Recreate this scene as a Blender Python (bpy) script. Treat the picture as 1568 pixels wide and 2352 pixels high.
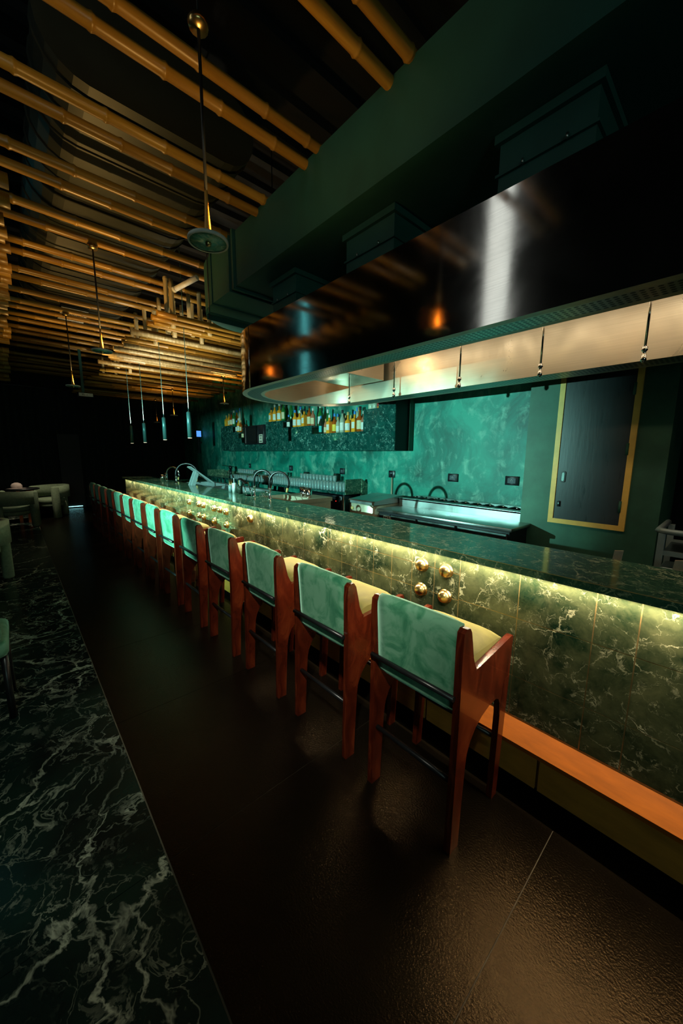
import bpy, math, random
from mathutils import Vector, Matrix
R = math.radians
for o in list(bpy.data.objects): bpy.data.objects.remove(o, do_unlink=True)
S = bpy.context.scene
C = S.collection
random.seed(7)

# ------------------------------------------------------------------ camera
cam_d = bpy.data.cameras.new('camera'); cam = bpy.data.objects.new('camera', cam_d); C.objects.link(cam)
F, YAW, PITCH, ROLL = 828.93, R(42.179), R(-9.110), R(0.4265)
fw = Vector((math.sin(YAW)*math.cos(PITCH), math.cos(YAW)*math.cos(PITCH), math.sin(PITCH)))
r0 = Vector((math.cos(YAW), -math.sin(YAW), 0)); u0 = r0.cross(fw)
r1 = r0*math.cos(ROLL)+u0*math.sin(ROLL); u1 = -r0*math.sin(ROLL)+u0*math.cos(ROLL)
M = Matrix(((r1.x, u1.x, -fw.x, 0), (r1.y, u1.y, -fw.y, 0), (r1.z, u1.z, -fw.z, 1.6), (0, 0, 0, 1)))
cam.matrix_world = M
cam_d.sensor_fit = 'HORIZONTAL'; cam_d.sensor_width = 36; cam_d.lens = 36*F/1568
cam_d.clip_start = 0.02; cam_d.clip_end = 100
S.camera = cam
# ------------------------------------------------------------------ world, exposure
w = bpy.data.worlds.new('world'); S.world = w; w.use_nodes = True
w.node_tree.nodes['Background'].inputs[0].default_value = (0.1, 0.3, 0.28, 1)
w.node_tree.nodes['Background'].inputs[1].default_value = 0.0
S.view_settings.view_transform = 'Standard'; S.view_settings.look = 'None'
S.view_settings.gamma = 1; S.view_settings.exposure = 0.0
S.view_settings.use_curve_mapping = False

# ------------------------------------------------------------------ lights
def light(kind, name, loc, target, power, color, **k):
    d = bpy.data.lights.new(name, kind); d.energy = power; d.color = color
    for a, v in k.items(): setattr(d, a, v)
    o = bpy.data.objects.new(name, d); C.objects.link(o); o.location = loc
    if target is not None:
        o.rotation_euler = (Vector(target)-Vector(loc)).to_track_quat('-Z', 'Y').to_euler()
    return o
WARM = (1.0, 0.57, 0.16); CREAM = (1.0, 0.80, 0.54); COOL = (0.40, 1.0, 0.88)
# projector on the left of the room: throws the faucet shadows on the teal wall
light('SPOT', 'wall_projector_light', (-0.94, 3.79, 1.74), (4.5, 5.3, 1.55), 1250, COOL, spot_size=R(98), spot_blend=0.35, shadow_soft_size=0.014)
# unseen spot on the first stools, and a fill added for the marble floor
light('SPOT', 'stool_spot', (-0.55, -0.35, 3.2), (1.22, 1.75, 0.75), 430, (1.0, 0.98, 0.80), spot_size=R(40), spot_blend=0.9, shadow_soft_size=0.06)
light('SPOT', 'floor_fill', (-0.3, 0.6, 3.3), (-0.1, 2.25, 0), 85, (0.85, 1.0, 0.82), spot_size=R(42), spot_blend=1.0, shadow_soft_size=0.2)
light('SPOT', 'lounge_fill', (0.4, 10.2, 3.3), (0.35, 10.9, 0.4), 240, (1.0, 0.85, 0.6), spot_size=R(50), spot_blend=0.8, shadow_soft_size=0.1)  # fill added to lift the dim armchairs, no fixture

# ------------------------------------------------------------------ helpers
class MB:
    def __init__(s): s.v = []; s.f = []; s.smooth = set()
    def add(s, v, f, smooth=False):
        n = len(s.v); s.v += [tuple(p) for p in v]
        for q in f:
            if smooth: s.smooth.add(len(s.f))
            s.f.append([n+i for i in q])
        return s
    def box(s, x0, x1, y0, y1, z0, z1):
        x0, x1 = min(x0, x1), max(x0, x1); y0, y1 = min(y0, y1), max(y0, y1); z0, z1 = min(z0, z1), max(z0, z1)
        return s.add([(x0,y0,z0),(x1,y0,z0),(x1,y1,z0),(x0,y1,z0),(x0,y0,z1),(x1,y0,z1),(x1,y1,z1),(x0,y1,z1)],
                     [(0,3,2,1),(4,5,6,7),(0,1,5,4),(1,2,6,5),(2,3,7,6),(3,0,4,7)])
    def rbox(s, x0, x1, y0, y1, z0, z1, b):
        """box with bevelled edges: three stacked chamfered rings"""
        def ring(z, d):
            e = b-d if d < b else 0
            e = b*0.6
            a0, a1, c0, c1 = x0+d, x1-d, y0+d, y1-d
            return [(a0+e,c0,z),(a1-e,c0,z),(a1,c0+e,z),(a1,c1-e,z),(a1-e,c1,z),(a0+e,c1,z),(a0,c1-e,z),(a0,c0+e,z)]
        rs = [ring(z0, b), ring(z0+b*.35, b*.3), ring(z0+b, 0), ring(z1-b, 0), ring(z1-b*.35, b*.3), ring(z1, b)]
        v = sum(rs, []); f = []
        for k in range(5):
            for i in range(8): f.append((k*8+i, k*8+(i+1) % 8, k*8+8+(i+1) % 8, k*8+8+i))
        f.append(tuple(range(7, -1, -1))); f.append(tuple(range(40, 48)))
        return s.add(v, f, True)
    def tube(s, pts, r, n=10, cap=True, smooth=True):
        P = [Vector(p) for p in pts]; rr = r if isinstance(r, (list, tuple)) else [r]*len(P)
        v = []; f = []; ref = None
        for i, p in enumerate(P):
            d = (P[min(i+1, len(P)-1)]-P[max(i-1, 0)]).normalized()
            if ref is None:
                ref = Vector((0, 0, 1)) if abs(d.z) < .9 else Vector((1, 0, 0))
            a = d.cross(ref); a = a.normalized() if a.length > 1e-4 else d.orthogonal().normalized()
            b = d.cross(a).normalized(); ref = -b if False else ref
            for k in range(n):
                t = 2*math.pi*k/n; v.append(p+(a*math.cos(t)+b*math.sin(t))*rr[i])
        for i in range(len(P)-1):
            for k in range(n): f.append((i*n+k, i*n+(k+1) % n, i*n+n+(k+1) % n, i*n+n+k))
        s.add(v, f, smooth)
        if cap:
            m = len(s.v)-len(v)
            s.f.append([m+k for k in range(n-1, -1, -1)]); s.f.append([m+len(v)-n+k for k in range(n)])
        return s
    def lathe(s, prof, n=16, c=(0, 0, 0), axis='z', closed=False):
        v = []; f = []
        for (r, z) in prof:
            for k in range(n):
                t = 2*math.pi*k/n; a, b = r*math.cos(t), r*math.sin(t)
                q = {'z': (a, b, z), 'x': (z, a, b), 'y': (a, z, b)}[axis]
                v.append((c[0]+q[0], c[1]+q[1], c[2]+q[2]))
        for i in range(len(prof)-1):
            for k in range(n): f.append((i*n+k, i*n+(k+1) % n, i*n+n+(k+1) % n, i*n+n+k))
        s.add(v, f, True)
        m = len(s.v)-len(v)
        if prof[0][0] > 1e-4 and not closed: s.f.append([m+k for k in range(n-1, -1, -1)])
        if prof[-1][0] > 1e-4 and not closed: s.f.append([m+len(v)-n+k for k in range(n)])
        return s
    def prism(s, pts, a0, a1, axis='y'):
        """polygon extruded along an axis (pts given in the two other axes, in xyz order)"""
        n = len(pts); v = []
        for a in (a0, a1):
            for (p, q) in pts: v.append({'y': (p, a, q), 'x': (a, p, q), 'z': (p, q, a)}[axis])
        f = [tuple(range(n)), tuple(range(2*n-1, n-1, -1))]
        for i in range(n): f.append((i, n+i, n+(i+1) % n, (i+1) % n))
        return s.add(v, f)
    def mesh(s, name, off=(0, 0, 0)):
        me = bpy.data.meshes.new(name)
        me.from_pydata([(p[0]-off[0], p[1]-off[1], p[2]-off[2]) for p in s.v], [], s.f)
        for i in s.smooth: me.polygons[i].use_smooth = True
        import bmesh
        b = bmesh.new(); b.from_mesh(me); bmesh.ops.recalc_face_normals(b, faces=b.faces); b.to_mesh(me); b.free()
        me.update(); return me
    def obj(s, name, mat, parent=None, off=None, base=None):
        """parent given: verts are in world space unless off says otherwise"""
        if parent is not None and off is None:
            p = parent; off = Vector((0, 0, 0))
            while p is not None: off = off+Vector(p.location); p = p.parent
        if off is None: off = base if base else (0, 0, 0)
        o = bpy.data.objects.new(name, s.mesh(name, off)); C.objects.link(o)
        if mat: o.data.materials.append(MT[mat] if isinstance(mat, str) else mat)
        if parent is not None: o.parent = parent
        elif base: o.location = base
        return o
def tag(o, label, cat, group=None):
    o['label'] = label; o['category'] = cat
    if group: o['group'] = group
    return o
def struct(o): o['kind'] = 'structure'; return o
def thing(name, label, cat, loc=(0, 0, 0), group=None, rz=0):
    o = bpy.data.objects.new(name, None); C.objects.link(o); o.location = loc; o.rotation_euler = (0, 0, rz)
    o.empty_display_size = .1
    return tag(o, label, cat, group)
def child(o, src_mesh, name, mat=None, loc=(0, 0, 0)):
    c = bpy.data.objects.new(name, src_mesh); C.objects.link(c); c.parent = o; c.location = loc
    return c
def copy_tree(o, parent=None):
    c = o.copy(); C.objects.link(c); c.parent = parent
    for ch in list(o.children): copy_tree(ch, c)
    return c
def ordn(n): return ['first', 'second', 'third', 'fourth', 'fifth', 'sixth', 'seventh', 'eighth', 'ninth', 'tenth', 'eleventh', 'twelfth', 'thirteenth', 'fourteenth', 'fifteenth', 'sixteenth', 'seventeenth', 'eighteenth', 'nineteenth', 'twentieth'][n]

# ------------------------------------------------------------------ materials
MT = {}
def new(name):
    m = bpy.data.materials.new(name); m.use_nodes = True; MT[name] = m
    nt = m.node_tree; return m, nt, nt.nodes['Principled BSDF'], nt.nodes.new, nt.links.new
def pos(nt, local=False, scale=(1, 1, 1)):
    if local: o = nt.nodes.new('ShaderNodeTexCoord').outputs['Object']
    else: o = nt.nodes.new('ShaderNodeNewGeometry').outputs['Position']
    mp = nt.nodes.new('ShaderNodeMapping'); mp.inputs['Scale'].default_value = scale
    nt.links.new(o, mp.inputs['Vector']); return mp.outputs['Vector']
def noise(nt, vec, scale, detail=4, rough=.5, dist=0):
    n = nt.nodes.new('ShaderNodeTexNoise'); n.inputs['Scale'].default_value = scale; n.inputs['Detail'].default_value = detail
    n.inputs['Roughness'].default_value = rough; n.inputs['Distortion'].default_value = dist
    nt.links.new(vec, n.inputs['Vector']); return n.outputs['Fac']
def ramp(nt, fac, stops):
    r = nt.nodes.new('ShaderNodeValToRGB'); e = r.color_ramp.elements
    while len(e) < len(stops): e.new(.5)
    for i, (p, c) in enumerate(stops):
        e[i].position = p; e[i].color = (c[0], c[1], c[2], 1) if not isinstance(c, (int, float)) else (c, c, c, 1)
    nt.links.new(fac, r.inputs['Fac']); return r.outputs['Color']
def math_(nt, op, a, b=None):
    n = nt.nodes.new('ShaderNodeMath'); n.operation = op
    for i, q in enumerate((a, b)):
        if q is None: continue
        if isinstance(q, (int, float)): n.inputs[i].default_value = q
        else: nt.links.new(q, n.inputs[i])
    return n.outputs[0]
def mix(nt, fac, a, b):
    n = nt.nodes.new('ShaderNodeMix'); n.data_type = 'RGBA'
    for sck, q in ((n.inputs[0], fac), (n.inputs[6], a), (n.inputs[7], b)):
        if isinstance(q, (int, float)): sck.default_value = q
        elif isinstance(q, tuple): sck.default_value = (*q, 1)
        else: nt.links.new(q, sck)
    return n.outputs[2]
def bump(nt, h, strength, dist=.01):
    b = nt.nodes.new('ShaderNodeBump'); b.inputs['Strength'].default_value = strength; b.inputs['Distance'].default_value = dist
    nt.links.new(h, b.inputs['Height']); return b.outputs['Normal']
def plain(name, col, rough=.5, metal=0, var=.25, scale=12, local=False, stretch=(1, 1, 1), bmp=0, **k):
    m, nt, B, N, L = new(name)
    v = pos(nt, local, stretch); n = noise(nt, v, scale, 5, .6)
    lo = tuple(c*(1-var) for c in col); hi = tuple(min(1, c*(1+var)) for c in col)
    L(ramp(nt, n, [(.3, lo), (.7, hi)]), B.inputs['Base Color'])
    B.inputs['Roughness'].default_value = rough; B.inputs['Metallic'].default_value = metal
    if bmp: L(bump(nt, n, bmp), B.inputs['Normal'])
    for a, q in k.items(): B.inputs[a.replace('_', ' ')].default_value = q
    return m
def marble(name, dark, mid, vein, scale=3.0, rough=.12, amount=.5, width=.02, fleck=.5, rot=0.0, spec=.5):
    """cloudy stone, warped crack veins (cell edges) that fade in and out, and short bright flecks"""
    m, nt, B, N, L = new(name); v0 = N('ShaderNodeNewGeometry').outputs['Position']
    mp = N('ShaderNodeMapping'); mp.inputs['Rotation'].default_value = (rot, rot*.6, rot); L(v0, mp.inputs['Vector']); v = mp.outputs['Vector']
    def warp(sc, amt, src, det=4):
        wn = N('ShaderNodeTexNoise'); wn.inputs['Scale'].default_value = sc; wn.inputs['Detail'].default_value = det; wn.inputs['Roughness'].default_value = .6; L(src, wn.inputs['Vector'])
        vm = N('ShaderNodeVectorMath'); vm.operation = 'MULTIPLY_ADD'; L(wn.outputs['Color'], vm.inputs[0]); vm.inputs[1].default_value = (amt,)*3; L(src, vm.inputs[2]); return vm.outputs[0]
    w1 = warp(scale*.8, .5/scale*1.6, v); w2 = warp(scale*5, .35/scale, w1)
    base = ramp(nt, noise(nt, w1, scale*1.3, 7, .65), [(.34, dark), (.66, mid)])
    def cracks(sc, wd, st=(1, 1, 1)):
        mm = N('ShaderNodeMapping'); mm.inputs['Scale'].default_value = st; L(w2, mm.inputs['Vector'])
        vo = N('ShaderNodeTexVoronoi'); vo.feature = 'DISTANCE_TO_EDGE'; vo.inputs['Scale'].default_value = sc; L(mm.outputs['Vector'], vo.inputs['Vector'])
        return ramp(nt, vo.outputs['Distance'], [(0, 1.0), (wd, 0.0)])
    k1 = ramp(nt, noise(nt, w1, scale*1.1, 4, .6), [(.60-.22*amount, 0.0), (.72-.1*amount, 1.0)])
    k2 = ramp(nt, noise(nt, w1, scale*2.7, 4, .6), [(.58-.2*amount, 0.0), (.75-.1*amount, .75)])
    a = math_(nt, 'MULTIPLY', cracks(scale*1.5, width*1.6, (1, .55, 1)), k1)
    b = math_(nt, 'MULTIPLY', cracks(scale*4.2, width*2.2), k2)
    sm_ = N('ShaderNodeMapping'); sm_.inputs['Rotation'].default_value = (.5, .3, .6); sm_.inputs['Scale'].default_value = (1, .8, .38); L(w2, sm_.inputs['Vector'])
    fl_ = noise(nt, sm_.outputs['Vector'], scale*9, 4, .55, .8)
    c = math_(nt, 'MULTIPLY', ramp(nt, fl_, [(.57, 0.0), (.64, 1.0)]), math_(nt, 'MULTIPLY', k2, fleck))
    fac = math_(nt, 'MINIMUM', math_(nt, 'ADD', math_(nt, 'ADD', a, math_(nt, 'MULTIPLY', b, .7)), c), 1.0)
    L(mix(nt, fac, base, vein), B.inputs['Base Color']); B.inputs['Roughness'].default_value = rough
    B.inputs['Specular IOR Level'].default_value = spec
    return m
def emit(name, col, s):
    m, nt, B, N, L = new(name); B.inputs['Base Color'].default_value = (*col, 1)
    B.inputs['Emission Color'].default_value = (*col, 1); B.inputs['Emission Strength'].default_value = s; return m
def steel(name, col, rough, stretch=(1, 1, 30), var=.12, aniso=0, smudge=True, rot=0):
    m, nt, B, N, L = new(name); v = pos(nt, False, stretch)
    n = noise(nt, v, 6, 4, .6); sm = noise(nt, pos(nt), 2.2, 5, .6, 1.5)
    L(ramp(nt, n, [(.3, tuple(c*(1-var) for c in col)), (.7, col)]), B.inputs['Base Color'])
    B.inputs['Metallic'].default_value = 1
    L(ramp(nt, sm, [(.3, rough*.75), (.75, rough*1.5)]), B.inputs['Roughness'])
    if aniso:
        B.inputs['Anisotropic'].default_value = aniso
        B.inputs['Anisotropic Rotation'].default_value = rot
        t = N('ShaderNodeTangent'); t.direction_type = 'RADIAL'; t.axis = 'Z'; L(t.outputs[0], B.inputs['Tangent'])
    return m

marble('bar_marble', (.007, .022, .011), (.095, .112, .052), (.62, .64, .42), 5.0, .12, .45, .013, 1.0, .4)
marble('slab_marble', (.024, .088, .056), (.065, .165, .100), (.60, .62, .40), 6.0, .09, .9, .020, 1.0, .9)
marble('floor_marble', (.002, .005, .005), (.006, .018, .014), (.30, .34, .27), 1.7, .22, 1.0, .017, .5, .5, .25)
marble('shelf_marble', (.002, .030, .026), (.008, .066, .055), (.30, .56, .48), 5.5, .16, .6, .013, .9, .2)
m, nt, B, N, L = new('dark_tile')
v = pos(nt); sp = noise(nt, v, 260, 2, .7); g = noise(nt, v, 130, 3, .6)
L(mix(nt, ramp(nt, sp, [(.70, 0.0), (.78, 1.0)]), ramp(nt, noise(nt, v, 3, 4), [(.3, (.0022, .0018, .0012)), (.7, (.0045, .0036, .0022))]), (.05, .042, .03)), B.inputs['Base Color'])
B.inputs['Roughness'].default_value = .23; B.inputs['Specular IOR Level'].default_value = .25; B.inputs['Specular Tint'].default_value = (1, .62, .27, 1); L(bump(nt, g, .42, .004), B.inputs['Normal'])
# teal plaster wall; lighter patches mix plaster mottling with painted-in projector light
m, nt, B, N, L = new('teal_wall')
v = pos(nt); a = noise(nt, v, 1.1, 5, .62, 1.2); b = noise(nt, v, 5.5, 5, .65, .8)
base = ramp(nt, a, [(.34, (.0005, .075, .056)), (.50, (.002, .175, .130)), (.66, (.016, .300, .215))])
sc = noise(nt, pos(nt, False, (1, 1, .35)), 2.0, 6, .7, 2.5)
L(mix(nt, ramp(nt, math_(nt, 'MULTIPLY', b, sc), [(.25, 0.0), (.40, .6)]), base, (.24, .50, .38)), B.inputs['Base Color'])
B.inputs['Roughness'].default_value = .55
plain('pier_green', (.032, .110, .068), .6, 0, .35, 2.5)
plain('black_wall', (.004, .006, .006), .9, 0, .3, 3)
plain('dark_ceiling', (.0018, .0022, .0018), .85, 0, .4, 2)
plain('duct_paint', (.014, .080, .066), .6, 0, .18, 2.5)
plain('spiral_metal', (.022, .027, .020), .5, .3, .2, 4)
plain('void_black', (.003, .003, .003), .6)
steel('hood_steel', (.42, .40, .38), .09, (1, .2, 30), .12)
steel('hood_inner', (.50, .44, .34), .32, (.3, .3, 40), .15); MT['hood_inner'].node_tree.nodes['Principled BSDF'].inputs['Metallic'].default_value = .65
steel('steel', (.50, .54, .53), .33, (1, .4, 8), .15)
steel('chrome', (.85, .80, .78), .08, (1, 1, 1), .05)
steel('dark_steel', (.16, .20, .19), .3, (1, 1, 4), .2)
# perforated grille steel
m, nt, B, N, L = new('perforated_steel')
v = pos(nt, False, (38, 38, 38)); sx = N('ShaderNodeSeparateXYZ'); L(v, sx.inputs[0])
def cell(q): return math_(nt, 'SUBTRACT', math_(nt, 'FRACT', q), .5)
d = math_(nt, 'SQRT', math_(nt, 'ADD', math_(nt, 'POWER', cell(sx.outputs[0]), 2), math_(nt, 'POWER', cell(sx.outputs[1]), 2)))
L(ramp(nt, d, [(.30, (.05, .045, .04)), (.38, (.50, .46, .40))]), B.inputs['Base Color']); B.inputs['Metallic'].default_value = .9; B.inputs['Roughness'].default_value = .35
# chair materials
m, nt, B, N, L = new('mahogany'); v = pos(nt, True, (2.2, 6, .9))
a = noise(nt, v, 5, 5, .6, .7)
L(ramp(nt, a, [(.28, (.022, .003, .001)), (.55, (.075, .010, .003)), (.78, (.155, .029, .008))]), B.inputs['Base Color']); B.inputs['Roughness'].default_value = .26; B.inputs['Coat Weight'].default_value = .25
def velvet(name, dark, mid, light_, sc=5):
    m, nt, B, N, L = new(name); v = pos(nt, True)
    oi = N('ShaderNodeObjectInfo'); ad = N('ShaderNodeVectorMath'); ad.operation = 'ADD'; L(v, ad.inputs[0])
    cx = N('ShaderNodeCombineXYZ'); k = math_(nt, 'MULTIPLY', oi.outputs['Random'], 40.0); L(k, cx.inputs[0]); L(k, cx.inputs[2]); L(cx.outputs[0], ad.inputs[1])
    a = noise(nt, ad.outputs[0], sc, 5, .6, 1.4)
    L(ramp(nt, a, [(.32, dark), (.44, mid), (.56, light_)]), B.inputs['Base Color'])
    B.inputs['Roughness'].default_value = .75; B.inputs['Sheen Weight'].default_value = .5; B.inputs['Sheen Roughness'].default_value = .4
    B.inputs['Sheen Tint'].default_value = (.5, 1, .75, 1) if 'green' in name else (1, .95, .4, 1)
velvet('green_velvet', (.008, .125, .058), (.045, .20, .105), (.105, .275, .17), 7)
velvet('olive_velvet', (.075, .068, .008), (.098, .090, .011), (.125, .112, .016), 4)
plain('sage_fabric', (.14, .19, .12), .9, 0, .2, 30, True)
plain('black_metal', (.010, .011, .012), .32, .2)
plain('brass', (.62, .42, .16), .28, 1, .25, 14)
plain('stem_copper', (.75, .30, .05), .5, 0, .1)
plain('brass_inlay', (.50, .36, .15), .45, .6, .25, 30)
plain('joint_grey', (.12, .10, .065), .7)
plain('ledge_wood', (.29, .078, .003), .5, 0, .18, 7, False, (6, 1, 6), Specular_IOR_Level=.2)
plain('panel_wood', (.42, .19, .03), .35, 0, .2, 6, False, (5, 1, 3))
plain('plinth_black', (.006, .005, .004), .5)
m, nt, B, N, L = new('bamboo'); v = pos(nt)
a = noise(nt, pos(nt, False, (1.2, 14, 14)), 2.2, 4, .6)
oi = N('ShaderNodeObjectInfo')
c1 = ramp(nt, a, [(.3, (.25, .125, .012)), (.7, (.47, .26, .035))])
L(mix(nt, math_(nt, 'MULTIPLY', oi.outputs['Random'], .55), c1, (.19, .080, .008)), B.inputs['Base Color']); B.inputs['Roughness'].default_value = .36
m, nt, B, N, L = new('pale_bamboo')
L(ramp(nt, noise(nt, pos(nt, False, (14, 14, 2)), 3, 4), [(.3, (.34, .24, .09)), (.7, (.58, .46, .24))]), B.inputs['Base Color']); B.inputs['Roughness'].default_value = .4
plain('frame_yellow', (.92, .50, .10), .45, 0, .12, 9)
m, nt, B, N, L = new('door_black')
v = pos(nt, False, (10, 10, 1.4)); st = noise(nt, v, 2.6, 4, .7); big = noise(nt, pos(nt), 1.6, 3)
L(ramp(nt, st, [(.30, (.004, .004, .005)), (.40, (.030, .029, .033))]), B.inputs['Base Color']); L(ramp(nt, big, [(.3, .30), (.7, .45)]), B.inputs['Roughness'])
L(bump(nt, st, .06), B.inputs['Normal'])
plain('plastic_black', (.008, .009, .012), .35)
plain('socket_grey', (.03, .045, .06), .6)
plain('plastic_white', (.55, .55, .50), .5)
plain('tape_cream', (.50, .46, .38), .6)
plain('stainless_warm', (.50, .42, .30), .38, .35, .1, 30)
plain('pale_metal', (.30, .36, .36), .35, .3, .1, 20)
plain('stick_wood', (.55, .42, .30), .6, 0, .2, 20)
plain('orange_wood', (.55, .12, .02), .4, 0, .15, 8)
plain('blue_plastic', (.02, .12, .6), .4)
plain('cap_cloth', (.30, .24, .22), .8)
plain('drape', (.006, .012, .011), .9, 0, .4, 3, False, (6, 1, .3))
emit('screen_blue', (.10, .34, .95), 1.1)
emit('led_cream', CREAM, 6)
emit('led_warm', (1, .78, .45), 1.2)
emit('tube_white', (.88, .95, .90), 1.9)
emit('tube_teal', (.12, .62, .66), 1.3)
emit('lens_warm', (1, .8, .55), 1.2)
emit('added_pane_glow', (.60, 1.0, .88), 2.4)  # glow of the added pane on the rear wall
emit('gap_daylight', (.35, .95, 1.0), 2.5)
def glass(name, col, rough=.05, trans=.85, ior=1.4):
    m, nt, B, N, L = new(name); B.inputs['Base Color'].default_value = (*col, 1); B.inputs['Roughness'].default_value = rough
    B.inputs['Transmission Weight'].default_value = trans; B.inputs['IOR'].default_value = ior
m, nt, B, N, L = new('clear_glass')
tr_ = N('ShaderNodeBsdfTransparent'); tr_.inputs[0].default_value = (.80, .92, .92, 1); gl_ = N('ShaderNodeBsdfGlossy'); gl_.inputs['Roughness'].default_value = .12; gl_.inputs['Color'].default_value = (.9, 1, 1, 1)
lw = N('ShaderNodeLayerWeight'); lw.inputs['Blend'].default_value = .55; ms = N('ShaderNodeMixShader'); L(lw.outputs['Facing'], ms.inputs[0]); L(tr_.outputs[0], ms.inputs[1]); L(gl_.outputs[0], ms.inputs[2])
B.inputs['Base Color'].default_value = (.75, .9, .9, 1); B.inputs['Roughness'].default_value = .15; m2 = N('ShaderNodeMixShader'); m2.inputs[0].default_value = .2; L(ms.outputs[0], m2.inputs[1]); L(B.outputs[0], m2.inputs[2])
L(m2.outputs[0], nt.nodes['Material Output'].inputs['Surface'])
glass('amber', (1.0, .36, .03), .12, .15); glass('deep_amber', (.42, .08, .01), .12, .15)
glass('bottle_green', (.03, .22, .05), .12, .35); glass('bottle_clear', (.62, .66, .52), .12, .45)
glass('bottle_dark', (.02, .03, .02), .15, .1); glass('pink_glass', (.55, .20, .12), .12, .3)
for n_, c_ in dict(paper_white=(.62, .62, .58), paper_cream=(.62, .50, .30), paper_yellow=(.75, .48, .04), paper_teal=(.02, .38, .40), paper_red=(.55, .02, .03), cap_black=(.012, .012, .014), cap_blue=(.03, .22, .60), cap_gold=(.5, .33, .12), cap_white=(.60, .62, .58)).items(): plain(n_, c_, .55, 0, .1, 40)

# ------------------------------------------------------------------ setting
fl = struct(MB().box(-3.4, 6.2, -4, 13.3, -.12, -.006).obj('floor', 'plinth_black'))
JY = [-3.56+.98*k for k in range(18)]            # joints of the dark tiles: .36, 1.34, 2.32 ...
tile_m = {}
def tile(parent, name, mat, x0, x1, y0, y1, gap=.0025):
    key = (name, mat, round(x1-x0, 3), round(y1-y0, 3))
    if key not in tile_m:
        me = MB().box(0, x1-x0-2*gap, 0, y1-y0-2*gap, -.006, 0).mesh(name); me.materials.append(MT[mat]); tile_m[key] = me
    return child(parent, tile_m[key], name, loc=(x0+gap, y0+gap, 0))
jm = MB()
for j in range(17):
    y0, y1 = JY[j], JY[j+1]
    tile(fl, 'floor_tile', 'dark_tile', .303, 2.3, y0, y1, .0016)
    tile(fl, 'marble_tile', 'floor_marble', -1.30, .30, y0, y1, .0012)
    if y0 > 8: tile(fl, 'floor_tile', 'dark_tile', 2.3, 4.5, y0, y1)
    tile(fl, 'marble_tile', 'floor_marble', -3.3, -1.30, y0, y1, .0012)
jm.box(.30, 2.3, -3.56, 13.1, -.0062, -.0035).obj('joint_filler', 'joint_grey', fl)
struct(MB().box(4.5, 4.7, 1.3, 13.3, 0, 5.2).obj('wall_back', 'teal_wall'))
pier = struct(MB().box(3.95, 4.72, .42, 1.53, 0, 5.2).obj('wall_pier', 'pier_green'))
struct(MB().box(5.7, 5.9, -4, 1.4, 0, 5.2).obj('wall_recess', 'black_wall'))
struct(MB().box(-3.4, 6.2, 13.1, 13.3, 0, 5.2).obj('wall_far', 'black_wall'))
struct(MB().box(-3.6, -3.4, -4, 13.3, 0, 5.2).obj('wall_left', 'black_wall'))
struct(MB().box(-3.4, 6.2, -4.2, -4, 0, 5.2).obj('wall_rear', 'black_wall'))
wn = struct(MB().box(-2.6, -.6, -3.99, -3.97, 1.2, 3.2).obj('added_window', 'added_pane_glow'))  # unseen glowing pane added to light the stool backs from behind the camera
for a in ((-2.66, -2.60, 1.14, 3.26), (-.60, -.54, 1.14, 3.26), (-1.63, -1.57, 1.2, 3.2), (-2.6, -.6, 1.14, 1.2), (-2.6, -.6, 3.2, 3.26)): MB().box(a[0], a[1], -4, -3.94, a[2], a[3]).obj('added_window_frame', 'black_metal', wn)
cl = struct(MB().box(-3.6, 6.2, -4.2, 13.3, 5.2, 5.3).obj('ceiling', 'dark_ceiling'))
rb = MB()
for k in range(40): rb.box(-3.4, 4.4, -3.6+.42*k, -3.5+.42*k, 5.12, 5.2)
rb.obj('deck_rib', 'dark_ceiling', cl)
# far drape
dr = thing('wall_drape', 'black pleated drape hanging across the far wall', 'drape', (0, 13.02, 0))
dm = MB(); n = 160; vv = []; ff = []
for i in range(n+1):
    x = -3.3+7.7*i/n; y = 13.02+.05*math.sin(i*1.9)
    vv += [(x, y, .02), (x, y, 3.3)]
for i in range(n): ff.append((2*i, 2*i+2, 2*i+3, 2*i+1))
dm.add(vv, ff, True).obj('cloth', 'drape', dr); MB().tube([(-3.3, 13.02, 3.32), (4.4, 13.02, 3.32)], .02).obj('rod', 'black_metal', dr)

# access door in the pier
d1 = MB().box(3.93, 3.955, .68, 1.205, .99, 2.36).obj('door_1', 'door_black'); struct(d1)
x = 3.922
fy0, fy1, fz0, fz1, fwid = .637, 1.255, .945, 2.41, .045
MB().prism([(fy0, fz0), (fy0+fwid, fz0+fwid), (fy0+fwid, fz1-fwid), (fy0, fz1)], x, 3.952, 'x').obj('frame_side', 'frame_yellow', d1)
MB().prism([(fy1, fz0), (fy1-fwid, fz0+fwid), (fy1-fwid, fz1-fwid), (fy1, fz1)], x, 3.952, 'x').obj('frame_side', 'frame_yellow', d1)
MB().prism([(fy0, fz0), (fy1, fz0), (fy1-fwid, fz0+fwid), (fy0+fwid, fz0+fwid)], x, 3.952, 'x').obj('frame_sill', 'frame_yellow', d1)
MB().prism([(fy0, fz1), (fy1, fz1), (fy1-fwid, fz1-fwid), (fy0+fwid, fz1-fwid)], x, 3.952, 'x').obj('frame_head', 'frame_yellow', d1)
for z in (1.16, 1.66, 2.16): MB().tube([(3.921, .688, z-.05), (3.921, .688, z+.05)], .011, 8).obj('hinge', 'pier_green', d1)
hm = MB()
for k in range(16):
    pass
hp = [(1.155+.020*math.cos(t), 1.40+(.035 if math.sin(t) > 0 else -.035)+.02*math.sin(t)) for t in [2*math.pi*i/16 for i in range(16)]]
MB().prism(hp, 3.921, 3.931, 'x').obj('flush_handle', 'black_metal', d1)
MB().prism([(1.155+(y-1.155)*.55, 1.40+(z-1.40)*.75) for y, z in hp], 3.917, 3.924, 'x').obj('handle_recess', 'dark_steel', d1)
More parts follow.
